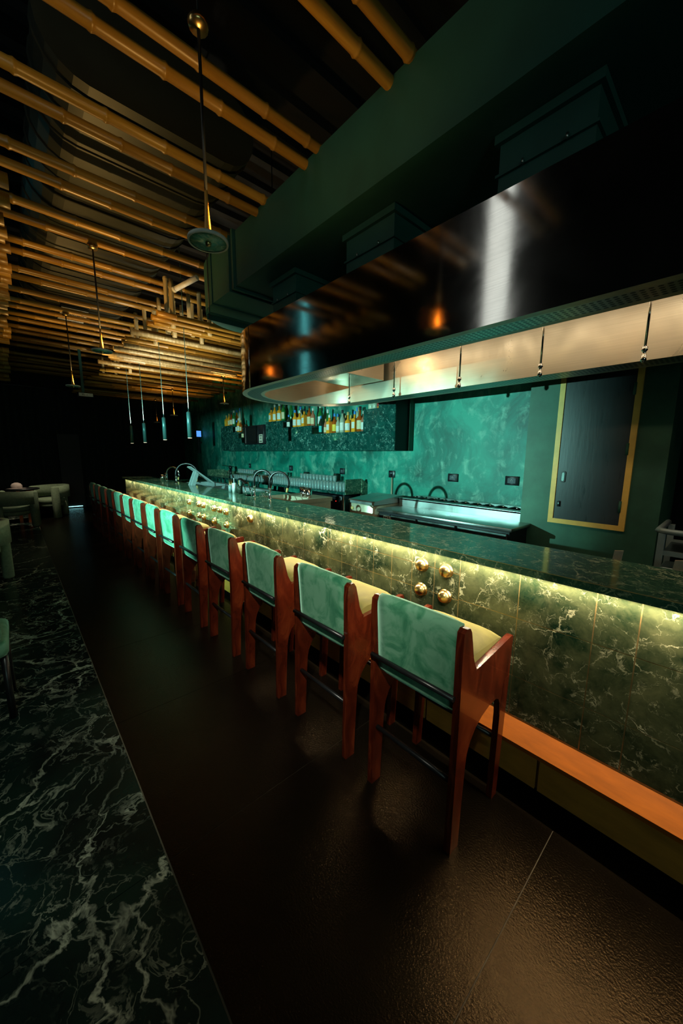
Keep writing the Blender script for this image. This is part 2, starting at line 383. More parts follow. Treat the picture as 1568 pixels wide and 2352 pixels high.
lk = MB().rbox(3.917, 3.931, 1.158, 1.182, 1.11, 1.165, .004).obj('lock', 'black_metal', d1); MB().lathe([(.007, 3.911), (.007, 3.918)], 10, (0, 1.17, 1.142), 'x').obj('key_hole', 'dark_steel', lk)

# ------------------------------------------------------------------ bar front
BY0, BY1 = -.75, 8.4
bar = thing('bar_counter', 'long dark green marble bar front with brass joints and wooden foot ledge', 'bar', (1.66, 3.8, 0))
MB().box(1.6712, 2.04, BY0, BY1, .06, 1.07).obj('body', 'brass_inlay', bar)
MB().box(1.72, 2.0, BY0, BY1, 0, .06).obj('plinth', 'plinth_black', bar)
tm = {}
def face_tile(y0, y1, z0, z1):
    g = .0022; key = (round(y1-y0, 3), round(z1-z0, 3))
    if key not in tm:
        me = MB().box(0, .012, g, y1-y0-g, g, z1-z0-g).mesh('marble_tile'); me.materials.append(MT['bar_marble']); tm[key] = me
    child(bar, tm[key], 'marble_tile', loc=(1.67-1.66, y0-3.8, z0))
P = .1525; ybase = .922
cols = []
for a, b in ((-.75, -.41), (-.41, -.11), (-.11, .186), (.186, .326), (.326, .622), (.622, .922)): 
    for z0, z1 in ((.36, .563), (.563, .85), (.85, 1.07)): face_tile(a, b, z0, z1)
for k in range(7):
    a = ybase+P*k
    for z0, z1 in ((.36, .563), (.563, .70), (.70, .842), (.842, .984), (.984, 1.07)): face_tile(a, a+P, z0, z1)
a = ybase+7*P; k = 0
while a < BY1-.02:
    b = min(a+P*(1 if k % 7 == 3 else 2), BY1)
    for z0, z1 in ((.36, .563), (.563, .842), (.842, 1.07)): face_tile(a, b, z0, z1)
    a = b; k += 1
# brass domes
dome = MB().lathe([(.040, 0), (.040, -.004), (.0365, -.006), (.0355, -.016), (.031, -.028), (.022, -.037), (.011, -.042), (.0, -.0435)], 20, (0, 0, 0), 'x').mesh('brass_dome')
dome.materials.append(MT['brass'])
for y, zs in ((4.78, (.97, .83)), (4.46, (.975, .835)), (4.31, (.978, .836)), (4.0, (.976, .833)), (3.845, (.98,)), (3.687, (.976, .833)), (3.15, (.974,)), (1.154, (.984, .838)), (1.0, (.987, .843))):
    for z in zs: child(bar, dome, 'brass_dome', loc=(1.67-1.66, y-3.8, z))
# foot ledge and panels under it
MB().prism([(1.67, .352), (1.592, .288), (1.592, .268), (1.610, .268), (1.66, .318), (1.70, .318), (1.70, .352)], BY0, BY1, 'y').obj('foot_ledge', 'ledge_wood', bar)
y = BY0
pm = MB().box(0, .012, .004, .601, 0, .255).mesh('base_panel'); pm.materials.append(MT['panel_wood'])
while y < BY1-.3:
    child(bar, pm, 'base_panel', loc=(1.655-1.66, y-3.8, .062)); y += .61
MB().box(1.634, 1.646, BY0, BY1, 1.0745, 1.0785).obj('led_strip', 'led_cream', bar)
led = light('AREA', 'bar_led', (1.640, (BY0+BY1)/2, 1.074), None, 120, CREAM, shape='RECTANGLE', size=.012, size_y=BY1-BY0)
led.rotation_euler = (0, R(12), 0)
# countertop
ct = thing('bar_countertop', 'polished dark green marble countertop running the length of the bar', 'countertop', (1.84, 3.8, 1.07))
sl = MB().box(1.62, 2.09, BY0, BY1, 1.079, 1.1125).obj('slab', 'slab_marble', ct)
MB().box(1.6195, 1.6225, BY0, BY1, 1.1105, 1.1132).obj('brass_edging', 'brass_inlay', ct)

# ------------------------------------------------------------------ bar stools
def make_stool():
    st = thing('bar_stool', '', 'bar stool', (0, 0, 0), 'green velvet stools along the bar')
    W2 = .230; TH = .030
    rear = [(0, 0), (.060, 0), (.068, .20), (.078, .36), (.096, .50), (.100, .72), (.118, .775), (.106, .79), (.088, .83), (.072, .90), (.060, .945), (.046, .966), (.024, .968), (.006, .955), (.002, .90), (.006, .60), (.004, .30)]
    front = [(.362, 0), (.408, 0), (.446, .60), (.396, .60), (.376, .47), (.372, .30)]
    panel = [(.078, .36), (.090, .41), (.112, .455), (.150, .495), (.20, .522), (.26, .538), (.325, .540), (.352, .525), (.366, .50), (.372, .44), (.440, .44), (.452, .745), (.458, .785), (.450, .797), (.43, .797), (.20, .772), (.13, .766), (.100, .76)]
    for sgn in (-1, 1):
        y0, y1 = sorted((sgn*W2, sgn*(W2-TH)))
        MB().prism(rear, y0, y1).obj('leg', 'mahogany', st, (0, 0, 0))
        MB().prism(front, y0+.001, y1-.001).obj('leg', 'mahogany', st, (0, 0, 0))
        MB().prism(panel, y0+.002, y1-.002).obj('side_panel', 'mahogany', st, (0, 0, 0))
    # backrest: a fabric sling rolled over the top
    yi = W2-TH-.001; prof = [(.034, .605), (.026, .62), (.022, .70), (.016, .80), (.010, .90), (.010, .945), (.018, .968), (.036, .978), (.056, .970), (.066, .945), (.072, .90), (.082, .82), (.092, .76), (.100, .70), (.085, .66), (.05, .61)]
    n = len(prof); m_ = MB(); v = []; f = []; ny = 9
    for j in range(ny):
        yy = -yi+2*yi*j/(ny-1); e = 1-abs(2*j/(ny-1)-1)**6
        for (px, pz) in prof: v.append((px-.006*e if px < .05 else px+.004*e, yy, pz+.006*e if pz > .9 else pz))
    for j in range(ny-1):
        for i in range(n): f.append((j*n+i, j*n+(i+1) % n, (j+1)*n+(i+1) % n, (j+1)*n+i))
    m_.add(v, f, True); m_.f.append(list(range(n))); m_.f.append(list(range((ny-1)*n, ny*n)))
    m_.obj('backrest', 'green_velvet', st, (0, 0, 0))
    # seat cushion, domed
    v = []; f = []; nx, ny = 10, 9
    for i in range(nx):
        for j in range(ny):
            u, w_ = i/(nx-1), j/(ny-1); dx = .10+.335*u; dy = -yi+2*yi*w_
            ed = min(u, 1-u)*2; ew = min(w_, 1-w_)*2
            z = .762+.062*(1-(1-min(1, ed*2.2))**2.2)*(.65+.35*(1-(1-min(1, ew*2))**2))
            v.append((dx, dy, z))
    for i in range(nx-1):
        for j in range(ny-1): f.append((i*ny+j, (i+1)*ny+j, (i+1)*ny+j+1, i*ny+j+1))
    m_ = MB().add(v, f, True)
    b0 = len(m_.v)
    loop = [i*ny for i in range(nx)]+[(nx-1)*ny+j for j in range(1, ny)]+[i*ny+ny-1 for i in range(nx-2, -1, -1)]+[j for j in range(ny-2, 0, -1)]
    m_.v += [(m_.v[q][0], m_.v[q][1], .66) for q in loop]
    for k in range(len(loop)):
        m_.f.append([loop[k], loop[(k+1) % len(loop)], b0+(k+1) % len(loop), b0+k])
    m_.f.append([b0+k for k in range(len(loop))])
    m_.obj('seat', 'olive_velvet', st, (0, 0, 0))
    for (px, pz) in ((-.008, .690), (.030, .300), (.392, .300)):
        MB().tube([(px, -yi-.012, pz), (px, yi+.012, pz)], .0115, 10).obj('rail', 'black_metal', st, (0, 0, 0))
    return st
proto = make_stool()
ys = [.835, 1.455, 2.105, 2.765, 3.42, 4.07, 4.69, 5.31, 5.92, 6.52, 7.12, 7.74, 8.34, 8.93]
desc = ['nearest green velvet bar stool with mahogany side panels and olive seat',
        'second nearest green velvet bar stool, dark handprint smudge on its backrest']
for i in range(2, 14): desc.append('green velvet mahogany bar stool, %s from the near end of the row' % ordn(i))
desc[13] = 'farthest bar stool of the row, standing in the dark past the counter end'
for i, y in enumerate(ys):
    o = proto if i == 0 else copy_tree(proto)
    o.location = (1.152, y, 0); o.rotation_euler = (0, 0, R([0, .5, -.4, .3, -.6, 1.2, -.8, .6, 0, .9, -.5, .4, 0, .6][i])); o['label'] = desc[i]

# ------------------------------------------------------------------ exhaust hood
hood = thing('exhaust_hood', 'long brushed stainless exhaust hood with rounded end above the bar', 'hood', (2.49, 1.5, 2.2))
def outline(d, n=28, y0=-1.6):
    cx, cy, r = 2.49, 3.13, .78-d
    pts = [(cx-r, y0+d)]
    for k in range(n+1):
        t = math.pi-math.pi*k/n; pts.append((cx+r*math.cos(t), cy+r*math.sin(t)))
    pts.append((cx+r, y0+d)); return pts
def wall_strip(pts, z0, z1, mat, name):
    v = []; f = []
    for p in pts: v += [(p[0], p[1], z0), (p[0], p[1], z1)]
    n = len(pts)
    for i in range(n): j = (i+1) % n; f.append((2*i, 2*j, 2*j+1, 2*i+1))
    return MB().add(v, f, False).obj(name, mat, hood)
def smooth_curve(o):
    for p in o.data.polygons: p.use_smooth = True
    o.data.set_sharp_from_angle(angle=R(30)) if hasattr(o.data, 'set_sharp_from_angle') else None
O0, O1, O2 = outline(0), outline(.05), outline(.22)
sk = wall_strip(O0, 2.2, 2.74, 'hood_steel', 'outer_skirt'); smooth_curve(sk)
ik = wall_strip(O2, 2.203, 2.64, 'hood_inner', 'inner_skirt'); smooth_curve(ik)
def ring(a, b, z0, z1, mat, name):
    n = len(a); v = [(p[0], p[1], z0) for p in a]+[(p[0], p[1], z1) for p in b]
    return MB().add(v, [(i, (i+1) % n, n+(i+1) % n, n+i) for i in range(n)]).obj(name, mat, hood)
ring(O0, O1, 2.2, 2.2, 'stainless_warm', 'bottom_lip'); ring(O1, outline(.185), 2.2, 2.204, 'perforated_steel', 'perforated_grille'); ring(outline(.185), O2, 2.204, 2.203, 'stainless_warm', 'inner_lip')
MB().add([(p[0], p[1], 2.64) for p in O2], [tuple(range(len(O2)))]).obj('soffit', 'hood_inner', hood)
MB().add([(p[0], p[1], 2.735) for p in O0], [tuple(range(len(O0)))]).obj('top_plate', 'dark_steel', hood)
for t in (177, 20): 
    q = (2.49+.781*math.cos(R(t)), 3.13+.781*math.sin(R(t))); MB().tube([(*q, 2.2), (*q, 2.74)], .003, 6).obj('seam_strip', 'chrome', hood)
MB().box(2.30, 2.95, 2.62, 3.12, 2.36, 2.64).obj('filter_box', 'hood_inner', hood)
for y in (1.05, -.2): MB().tube([(2.02, y-.55, 2.60), (2.02, y+.55, 2.60)], .018, 8).obj('lamp_tube', 'led_warm', hood)
for yy in (2.45, .6): MB().tube([(2.02, yy-.3, 2.60), (2.02, yy+.3, 2.60)], .018, 8).obj('lamp_tube', 'led_warm', hood)
hl = light('AREA', 'hood_lamp', (2.05, .9, 2.61), (3.05, .9, 2.33), 3.4, (1, .78, .46), shape='RECTANGLE', size=4.2, size_y=.05)
light('AREA', 'hood_lamp', (2.5, .9, 2.63), (3.0, .9, 1.0), 9, (1, .84, .6), shape='RECTANGLE', size=4.0, size_y=.10)
light('AREA', 'hood_lamp', (2.12, 2.75, 2.60), (2.75, 3.55, 2.36), 9, (1, .74, .42), shape='RECTANGLE', size=.9, size_y=.05)
# suppression nozzles hanging in the opening
for (nx, ny) in ((2.5, 2.66), (2.5, 2.10), (2.5, 1.48), (2.5, .925), (2.5, .42)):
    nz = MB().tube([(nx, ny, 2.64), (nx, ny, 2.15)], .006, 8).obj('nozzle_pipe', 'chrome', hood)
    MB().lathe([(.006, 2.165), (.014, 2.16), (.014, 2.145), (.008, 2.138), (.008, 2.122), (.013, 2.116), (.013, 2.095), (.004, 2.085)], 10, (nx, ny, 0)).obj('nozzle', 'chrome', nz)

# ------------------------------------------------------------------ ventilation duct
du = thing('ventilation_duct', 'large dark green painted rectangular duct above the hood', 'duct', (2.4, 1.4, 3.17))
DX, DZ0, DZ1 = 1.75, 3.17, 3.64
pl = [(DX, -2.2)]
for k in range(13):
    t = R(180-90*k/12); pl.append((2.36+.61*math.cos(t), 4.06+.61*math.sin(t)))
pl += [(3.10, 4.67), (3.10, -2.2)]
db = MB().prism(pl, DZ0, DZ1, 'z').obj('duct_body', 'duct_paint', du)
for y in (3.47, 3.56):
    MB().box(DX-.022, 3.12, y-.016, y+.016, DZ0-.022, DZ1+.022).obj('flange', 'duct_paint', du)
MB().box(DX-.012, 3.11, 3.98, 4.005, DZ0-.012, DZ1+.012).obj('seam', 'duct_paint', du)
for y0, y1 in ((.59, 1.01), (1.69, 2.14), (2.78, 3.15)):
    c = MB().box(1.97, 2.95, y0, y1, 2.741, DZ0).obj('collar', 'duct_paint', du)
    MB().box(1.945, 2.975, y0-.02, y1+.02, 3.125, 3.165).obj('collar_flange', 'duct_paint', c)
    MB().box(1.955, 2.965, y0-.012, y1+.012, 2.98, 2.992).obj('collar_flange', 'duct_paint', c)
    for q in (.25, .7): MB().tube([(1.945, y0+(y1-y0)*q, 2.975), (1.945, y0+(y1-y0)*q, 2.995)], .006, 6).obj('bolt', 'steel', c)
MB().prism([(1.72, 3.09), (2.62, 3.09), (2.62, 3.03), (2.60, 3.03), (2.60, 3.08), (1.72, 3.08)], 4.02, 4.08).obj('hanger_bar', 'duct_paint', du)
MB().box(1.72, 2.62, 4.08, 4.085, 3.03, 3.09).obj('hanger_bar', 'duct_paint', du)
for x in (1.735, 2.55): MB().tube([(x, 4.05, 3.03), (x, 4.05, 5.2)], .006, 6).obj('hanger_rod', 'black_metal', du)
wp = thing('white_pipe', 'short white pipe stub beside the end of the green duct', 'pipe', (1.66, 4.5, 3.5))
MB().tube([(1.60, 4.66, 3.47), (1.745, 4.36, 3.54)], .028, 12).obj('pipe', 'plastic_white', wp); MB().tube([(1.59, 4.68, 3.465), (1.605, 4.65, 3.472)], .031, 12).obj('end_cap', 'plastic_white', wp)

# spiral duct above the bamboo
sd = thing('oval_duct', 'wide flat oval grey duct running above the bamboo ceiling', 'duct', (1.05, 5.6, 3.8))
def oval(g):
    p = []
    for cx, a0 in ((1.44, -90), (.58, 90)):
        for k in range(11):
            t = R(a0+18*k); p.append((cx+(.25+g)*math.cos(t), 4.05+(.25+g)*math.sin(t)))
    return p
MB().prism(oval(0), 2.95, 8.3).obj('duct_shell', 'spiral_metal', sd)
rmb = MB().prism([(x-1.05, z-4.05) for x, z in oval(.010)], -.007, .007).mesh('seam_ring'); rmb.materials.append(MT['spiral_metal'])
for k in range(22): child(sd, rmb, 'seam_ring', loc=(0, 3.05+.245*k-5.6, .25))
ag = thing('air_grille', 'white slatted air supply grille under the oval duct', 'grille', (.95, 7.43, 3.73))
MB().box(.78, 1.12, 7.14, 7.72, 3.752, 3.786).obj('plenum', 'spiral_metal', ag)
for a in ((.78, 1.12, 7.14, 7.18), (.78, 1.12, 7.68, 7.72), (.78, .815, 7.18, 7.68), (1.085, 1.12, 7.18, 7.68)): MB().box(*a, 3.73, 3.753).obj('grille_frame', 'plastic_white', ag)
for k in range(11): MB().box(.823+.024*k, .833+.024*k, 7.18, 7.68, 3.735, 3.75).obj('slat', 'plastic_white', ag)

# ------------------------------------------------------------------ bamboo
def pole_mesh(L_, r, seed, axis='x'):
    rnd = random.Random(seed); pts = []; rad = []; x = 0; nxt = rnd.uniform(.1, .35)
    while x < L_:
        pts += [(x, 0)] if not pts else []
        if nxt >= L_: break
        for dx, k in ((-.018, 1), (-.006, 1.12), (0, 1.17), (.006, 1.09), (.018, .97)):
            pts.append((nxt+dx, 0)); rad.append(k)
        x = nxt; nxt += rnd.uniform(.30, .46)
    pts.append((L_, 0)); rad = [1]+rad+[1]
    P_ = []; wob = rnd.uniform(-1, 1)
    for (q, _) in pts: b = .006*wob*math.sin(q*1.3); P_.append((q, b, b*.6))
    if axis == 'z': P_ = [(b_, c_, a_) for a_, b_, c_ in P_]
    return MB().tube(P_, [r*k for k in rad], 10).mesh('bamboo_pole')
def bamboo_set(name, label, specs, zc, meshes, origin):
    e = thing(name, label, 'bamboo ceiling', origin)
    for (x, y, z, k, dr_) in specs:
        o = child(e, meshes[k], 'bamboo_pole', loc=(x-origin[0], y-origin[1], z-origin[2])); o.rotation_euler = (0, 0, dr_)
    return e
up = [pole_mesh(4.4, .034, s) for s in (1, 2, 3, 4)]; lo_ = [pole_mesh(3.0, .033, s) for s in (11, 12, 13, 14)]; lf = [pole_mesh(.42, .045, s) for s in (21, 22, 23)]
for me in up+lo_+lf: me.materials.append(MT['bamboo'])
uy = [1.42, 1.56, 2.20, 2.34, 2.90, 3.04, 3.58, 3.76, 4.29, 4.50, 5.05, 5.22, 5.79, 5.95, 6.50, 6.85, 7.23, 7.48, 7.90, 8.21, 8.65, 9.0, 9.28, 9.58, 10.55, 10.84, 11.3, 11.6, 11.93, 12.23, 12.6]
rnd = random.Random(5); spec = []
for i, y in enumerate(uy):
    x0 = -1.6 if i in (0, 1, 2, 3, 4, 5, 6, 7, 8, 9) else .16
    spec.append((x0 if y < 5 else .14, y, 3.62+(.0 if i % 2 else .03), i % 4, R(rnd.uniform(-.25, .25))))
    if y < 5: spec[-1] = (-.35, y, 3.62+(.0 if i % 2 else .03), i % 4, R(rnd.uniform(-.2, .2)))
bamboo_set('bamboo_ceiling', 'upper layer of paired bamboo poles hung across the aisle ceiling', spec, 3.62, up, (1, 5, 3.62))
ly = [4.76, 4.90, 5.06, 5.20, 5.59, 5.78, 6.14, 6.34, 6.71, 6.95, 7.24, 7.48, 7.92, 8.11, 8.47, 8.74, 9.16, 9.48, 9.83, 10.2, 10.6, 10.9, 11.5, 12.0, 12.4]
spec = [(1.42+rnd.uniform(-.05, .10), y, 3.2+rnd.uniform(-.02, .02), i % 4, R(rnd.uniform(-.4, .4))) for i, y in enumerate(ly)]
lower = bamboo_set('bamboo_canopy', 'lower dense layer of bamboo poles above the far half of the bar', spec, 3.2, lo_, (2.6, 8, 3.2))
yl = [3.37, 3.62, 3.91, 4.11, 4.21, 4.39, 4.52, 4.67, 4.85, 4.96, 5.15, 5.3, 5.54, 5.7, 5.94, 6.08, 6.3, 6.67, 6.94, 7.2, 7.54, 7.93, 8.63, 9.02, 9.39, 9.79, 10.28, 10.77, 11.4, 12.0]
spec = [(-.27+rnd.uniform(-.02, .03), y, 3.3, i % 3, 0) for i, y in enumerate(yl)]
bamboo_set('bamboo_ceiling', 'side layer of bamboo poles at the left edge of the ceiling', spec, 3.3, lf, (-1, 7, 3.3))
vs = [pole_mesh(.44, .026, 31, 'z'), pole_mesh(.56, .028, 32, 'z'), pole_mesh(.34, .024, 33, 'z')]
for me in vs: me.materials.append(MT['pale_bamboo'])
for i, (x, y) in enumerate([(1.55, 4.83), (1.66, 4.98), (1.86, 4.97), (2.0, 4.98), (2.12, 4.97), (1.62, 5.36), (1.74, 5.38), (1.80, 5.36), (1.92, 5.40), (2.05, 5.37), (2.18, 5.40), (2.32, 5.36), (1.60, 5.96), (1.72, 5.94), (1.9, 5.96), (2.4, 5.90), (1.62, 6.5), (1.86, 6.52), (2.1, 6.5), (1.7, 7.1), (1.95, 7.08), (1.7, 8.3), (1.9, 8.3), (1.62, 9.3), (1.85, 9.3)]):
    child(lower, vs[i % 3], 'bamboo_upright', loc=(x-2.6, y-8, (0.0, -.06, .04)[i % 3]))
pb = pole_mesh(2.2, .035, 41); pb.materials.append(MT['pale_bamboo'])
for (x, y, z) in ((1.30, 5.50, 3.14), (1.36, 6.20, 3.13), (1.28, 6.45, 3.12), (1.20, 6.85, 3.12), (1.32, 7.05, 3.13), (1.26, 7.6, 3.13)):
    child(lower, pb, 'bamboo_pole', loc=(x-2.6, y-8, z-3.2))

# ------------------------------------------------------------------ pendants
def disc_pendant(x, y, z, ztop, rad, label, power=6):
    p = thing('disc_pendant', label, 'pendant lamp', (x, y, z), 'glass disc pendants')
    MB().lathe([(.012, z+.012), (rad*.92, z+.006), (rad*.92, z-.004), (.012, z-.005)], 32, (x, y, 0)).obj('disc', 'teal_disc', p); MB().lathe([(rad*.90, z+.008), (rad*.99, z+.006), (rad, z), (rad*.99, z-.008), (rad*.90, z-.007)], 32, (x, y, 0), closed=True).obj('rim', 'plastic_white', p)
    MB().lathe([(.0, z-.022), (.012, z-.02), (.014, z-.008), (.009, z)], 12, (x, y, 0)).obj('finial', 'brass', p)
    st = MB().lathe([(.018, z+.015), (.015, z+.05), (.009, z+.14), (.007, z+.22)], 12, (x, y, 0)).obj('stem', 'stem_copper', p)
    MB().tube([(x, y, z+.21), (x, y, ztop-.06)], .0075, 8).obj('rod', 'black_metal', p)
    MB().lathe([(.0, ztop-.075), (.04, ztop-.07), (.045, ztop-.05), (.03, ztop-.042), (.03, ztop-.03)], 14, (x, y, 0)).obj('canopy', 'brass', p); MB().tube([(x, y, ztop-.032), (x, y, 5.2 if y not in (4.5, 6.85) else ztop+.01)], .004, 6).obj('cable', 'black_metal', p)
    light('SPOT', 'pendant_uplight', (x+.05, y, z+.03), (x+.05, y, z+1), power, WARM, spot_size=R(150), spot_blend=.6, shadow_soft_size=.03)
    return p
m, nt, B, N, L = new('teal_disc')
L(ramp(nt, noise(nt, pos(nt, True), 22, 5, .6, 2), [(.45, (.10, .36, .28)), (.72, (.45, .68, .56))]), B.inputs['Base Color']); B.inputs['Roughness'].default_value = .2
disc_pendant(.79, 1.82, 2.585, 3.49, .092, 'nearest marbled glass disc pendant hanging on a long black rod', 20)
disc_pendant(.79, 4.50, 2.615, 3.62, .092, 'second disc pendant over the aisle, seen edge on', 42)
disc_pendant(.79, 6.85, 2.575, 3.62, .092, 'third disc pendant over the aisle with glowing orange stem', 30)
disc_pendant(3.30, 7.20, 2.59, 3.18, .090, 'disc pendant hanging before the teal wall beside the hood', 34)
disc_pendant(3.10, 9.65, 2.52, 3.18, .090, 'dark disc pendant hanging beyond the tubular lamps', 26)
disc_pendant(3.30, 11.80, 2.49, 3.18, .090, 'farthest tiny disc pendant with a small orange glow', 5)
for i, (y, zb) in enumerate(((5.02, 1.80), (6.08, 1.80), (7.22, 1.78), (8.16, 1.785))):
    p = thing('tube_pendant', 'slim steel tubular pendant, %s' % ['nearest of the four above the bar', 'second of the four above the bar', 'third of the four above the bar', 'farthest and darkest of the four above the bar'][i], 'pendant lamp', (1.8, y, zb), 'tubular pendants above the bar')
    MB().lathe([(.024, zb+.004), (.027, zb), (.027, zb+.33), (.022, zb+.335), (.006, zb+.345)], 20, (1.8, y, 0)).obj('tube', 'tube_steel', p) if 'tube_steel' in MT else None
    if 'tube_steel' not in MT:
        plain('tube_steel', (.06, .17, .17), .3, .4, .05); MB().lathe([(.024, zb+.004), (.027, zb), (.027, zb+.33), (.022, zb+.335), (.006, zb+.345)], 20, (1.8, y, 0)).obj('tube', 'tube_steel', p)
    MB().lathe([(.026, zb-.004), (.026, zb+.001)], 16, (1.8, y, 0)).obj('lens', 'lens_warm', p)
    MB().tube([(1.8, y, zb+.34), (1.8, y, 5.2)], .004, 6).obj('cable', 'tube_steel', p)
    light('SPOT', 'tube_downlight', (1.8, y, zb-.02), (1.8, y, 0), 4, CREAM, spot_size=R(70), spot_blend=.5, shadow_soft_size=.03)
    light('SPOT', 'tube_uplight', (1.8+.04, y, zb+.36), (2.0, y+.2, 3.2), 70, (1, .90, .66), spot_size=R(95), spot_blend=.8, shadow_soft_size=.03)

# unseen left side: glowing columns added for the hood streaks, and the projector
def streak_column(loc, z0, z1, mat, label, r=.05):
    t = thing('added_column', label, 'lamp', (loc[0], loc[1], z0))
    MB().tube([(*loc, z0), (*loc, z1)], r, 12).obj('tube', mat, t)
    MB().tube([(*loc, z1), (*loc, z1+.05)], r*1.1, 12).obj('cap', 'black_metal', t); MB().tube([(*loc, z1+.05), (*loc, 5.2)], .008, 6).obj('cable', 'black_metal', t)
streak_column((-.75, 2.17), 2.75, 4.55, 'tube_white', 'added glowing white column, out of view left of the aisle', .12)
streak_column((-.70, 5.90), 2.6, 4.4, 'tube_teal', 'added glowing teal column, out of view farther left of the aisle', .06)
pj = thing('projector_lamp', 'black projector lamp with added beam-cutting flaps on a stand left of the aisle', 'lamp', (-1.05, 3.76, 0))
MB().tube([(-1.12, 3.72, 0), (-1.12, 3.72, 1.62)], .02, 10).obj('pole', 'black_metal', pj); MB().lathe([(.2, 0), (.2, .02), (.03, .03)], 20, (-1.12, 3.72, 0)).obj('base', 'black_metal', pj)
MB().rbox(-1.30, -1.0, 3.63, 3.85, 1.63, 1.85, .02).obj('housing', 'black_metal', pj)
MB().box(-1.0, -.84, 3.66, 4.1, 1.676, 1.68).obj('beam_flap', 'black_metal', pj)  # unseen flaps added to cut the beam off stools, aisle and hood
MB().box(-.84, -.69, 3.50, 3.775, 1.676, 1.68).obj('beam_flap', 'black_metal', pj); MB().box(-1.0, -.62, 3.40, 4.5, 1.79, 1.794).obj('beam_flap', 'black_metal', pj); MB().box(-.842, -.838, 3.922, 4.3, 1.6, 1.9).obj('beam_flap', 'black_metal', pj)

# ------------------------------------------------------------------ bottle shelf
SX = 4.10
sh = thing('bottle_shelf', 'stepped green marble bottle shelf mounted on the teal wall', 'shelf', (4.3, 6.2, 1.66))
steps = [(3.40, 3.73, 2.62), (3.73, 4.04, 2.28), (4.04, 5.36, 1.955), (5.36, 6.31, 2.11), (6.31, 6.96, 2.26), (6.96, 7.98, 1.80), (7.98, 8.27, 1.955), (8.27, 8.565, 2.11), (8.565, 9.21, 2.28)]
for (a, b, z) in steps:
    MB().box(SX, SX+.02, a+.001, b-.001, 1.66, z).obj('front_slab', 'shelf_marble', sh)
    MB().box(SX+.02, 4.5, a+.001, b-.001, z-.03, z-.004).obj('shelf_board', 'shelf_marble', sh)
MB().box(SX+.021, 4.499, 3.40, 3.42, 1.66, 2.615).obj('end_panel', 'void_black', sh); MB().box(4.40, 4.499, 3.375, 3.40, 1.66, 2.62).obj('wall_batten', 'pier_green', sh)
MB().box(SX+.021, 4.499, 3.42, 9.20, 1.662, 1.68).obj('bottom_board', 'shelf_marble', sh)
MB().box(4.46, 4.495, 3.8, 9.1, 1.70, 1.72).obj('led_strip', 'led_cream', sh)
for (a, b, z) in steps:
    if a in (3.73, 4.04, 5.36): light('AREA', 'shelf_led', (4.485, (a+b)/2, z+.02), (4.3, (a+b)/2, z+.5), 6*(b-a), (1, .85, .5), shape='RECTANGLE', size=.02, size_y=b-a-.05)

def bottle(y, x, z, shape, gl, cap, lab, h, label):
    b = thing('bottle', label, 'bottle', (x, y, z), 'spirit bottles on the marble shelf')
    r = {'round': .045, 'wide': .054, 'square': .046, 'slim': .037}[shape]; h *= 1.08
    n = 4 if shape == 'square' else 14
    pr = {'round': [(r*.9, 0), (r, .01), (r, h*.55), (r*.85, h*.62), (r*.38, h*.74), (r*.34, h*.92)],
          'wide': [(r*.9, 0), (r, .01), (r, h*.50), (r*.9, h*.58), (r*.36, h*.66), (r*.33, h*.90)],
          'square': [(r*1.15, 0), (r*1.25, .01), (r*1.25, h*.60), (r*1.0, h*.66), (r*.42, h*.70), (r*.38, h*.90)],
          'slim': [(r*.9, 0), (r, .01), (r, h*.60), (r*.8, h*.70), (r*.40, h*.82), (r*.38, h*.93)]}[shape]
    m_ = MB().lathe(pr, n)
    if shape == 'square':
        m_.v = [(a*math.cos(.785)-c_*math.sin(.785), a*math.sin(.785)+c_*math.cos(.785), q) for a, c_, q in m_.v]; m_.smooth = set()
    m_.obj('glass', gl, b, (0, 0, 0))
    MB().lathe([(r*.42, h*.86), (r*.44, h*.88), (r*.44, h), (r*.38, h+.004)], 10).obj('stopper', cap, b, (0, 0, 0))
    if lab:
        if shape == 'square': MB().box(-r*.93, -r*.88, -r*.72, r*.72, h*.20, h*.50).obj('label', lab, b, (0, 0, 0))
        else:
            v = []; f = []
            for k in range(9):
                t = R(180-75+150*k/8); 
                for q in (h*.12, h*.46): v.append((1.02*r*math.cos(t), 1.02*r*math.sin(t), q))
            for k in range(8): f.append((2*k, 2*k+2, 2*k+3, 2*k+1))
            MB().add(v, f, True).obj('label', lab, b, (0, 0, 0))
    return b
CN = dict(amber='amber', deep_amber='dark amber', bottle_green='green', bottle_clear='clear', bottle_dark='black', pink_glass='rose')
KN = dict(cap_black='black', cap_blue='blue', cap_gold='gold', cap_white='white', paper_red='red')
A, DA, G, CL, DK, PK = 'amber', 'deep_amber', 'bottle_green', 'bottle_clear', 'bottle_dark', 'pink_glass'
kb, ku, kg, kw = 'cap_black', 'cap_blue', 'cap_gold', 'cap_white'
PW, PC, PY, PT, PR = 'paper_white', 'paper_cream', 'paper_yellow', 'paper_teal', 'paper_red'
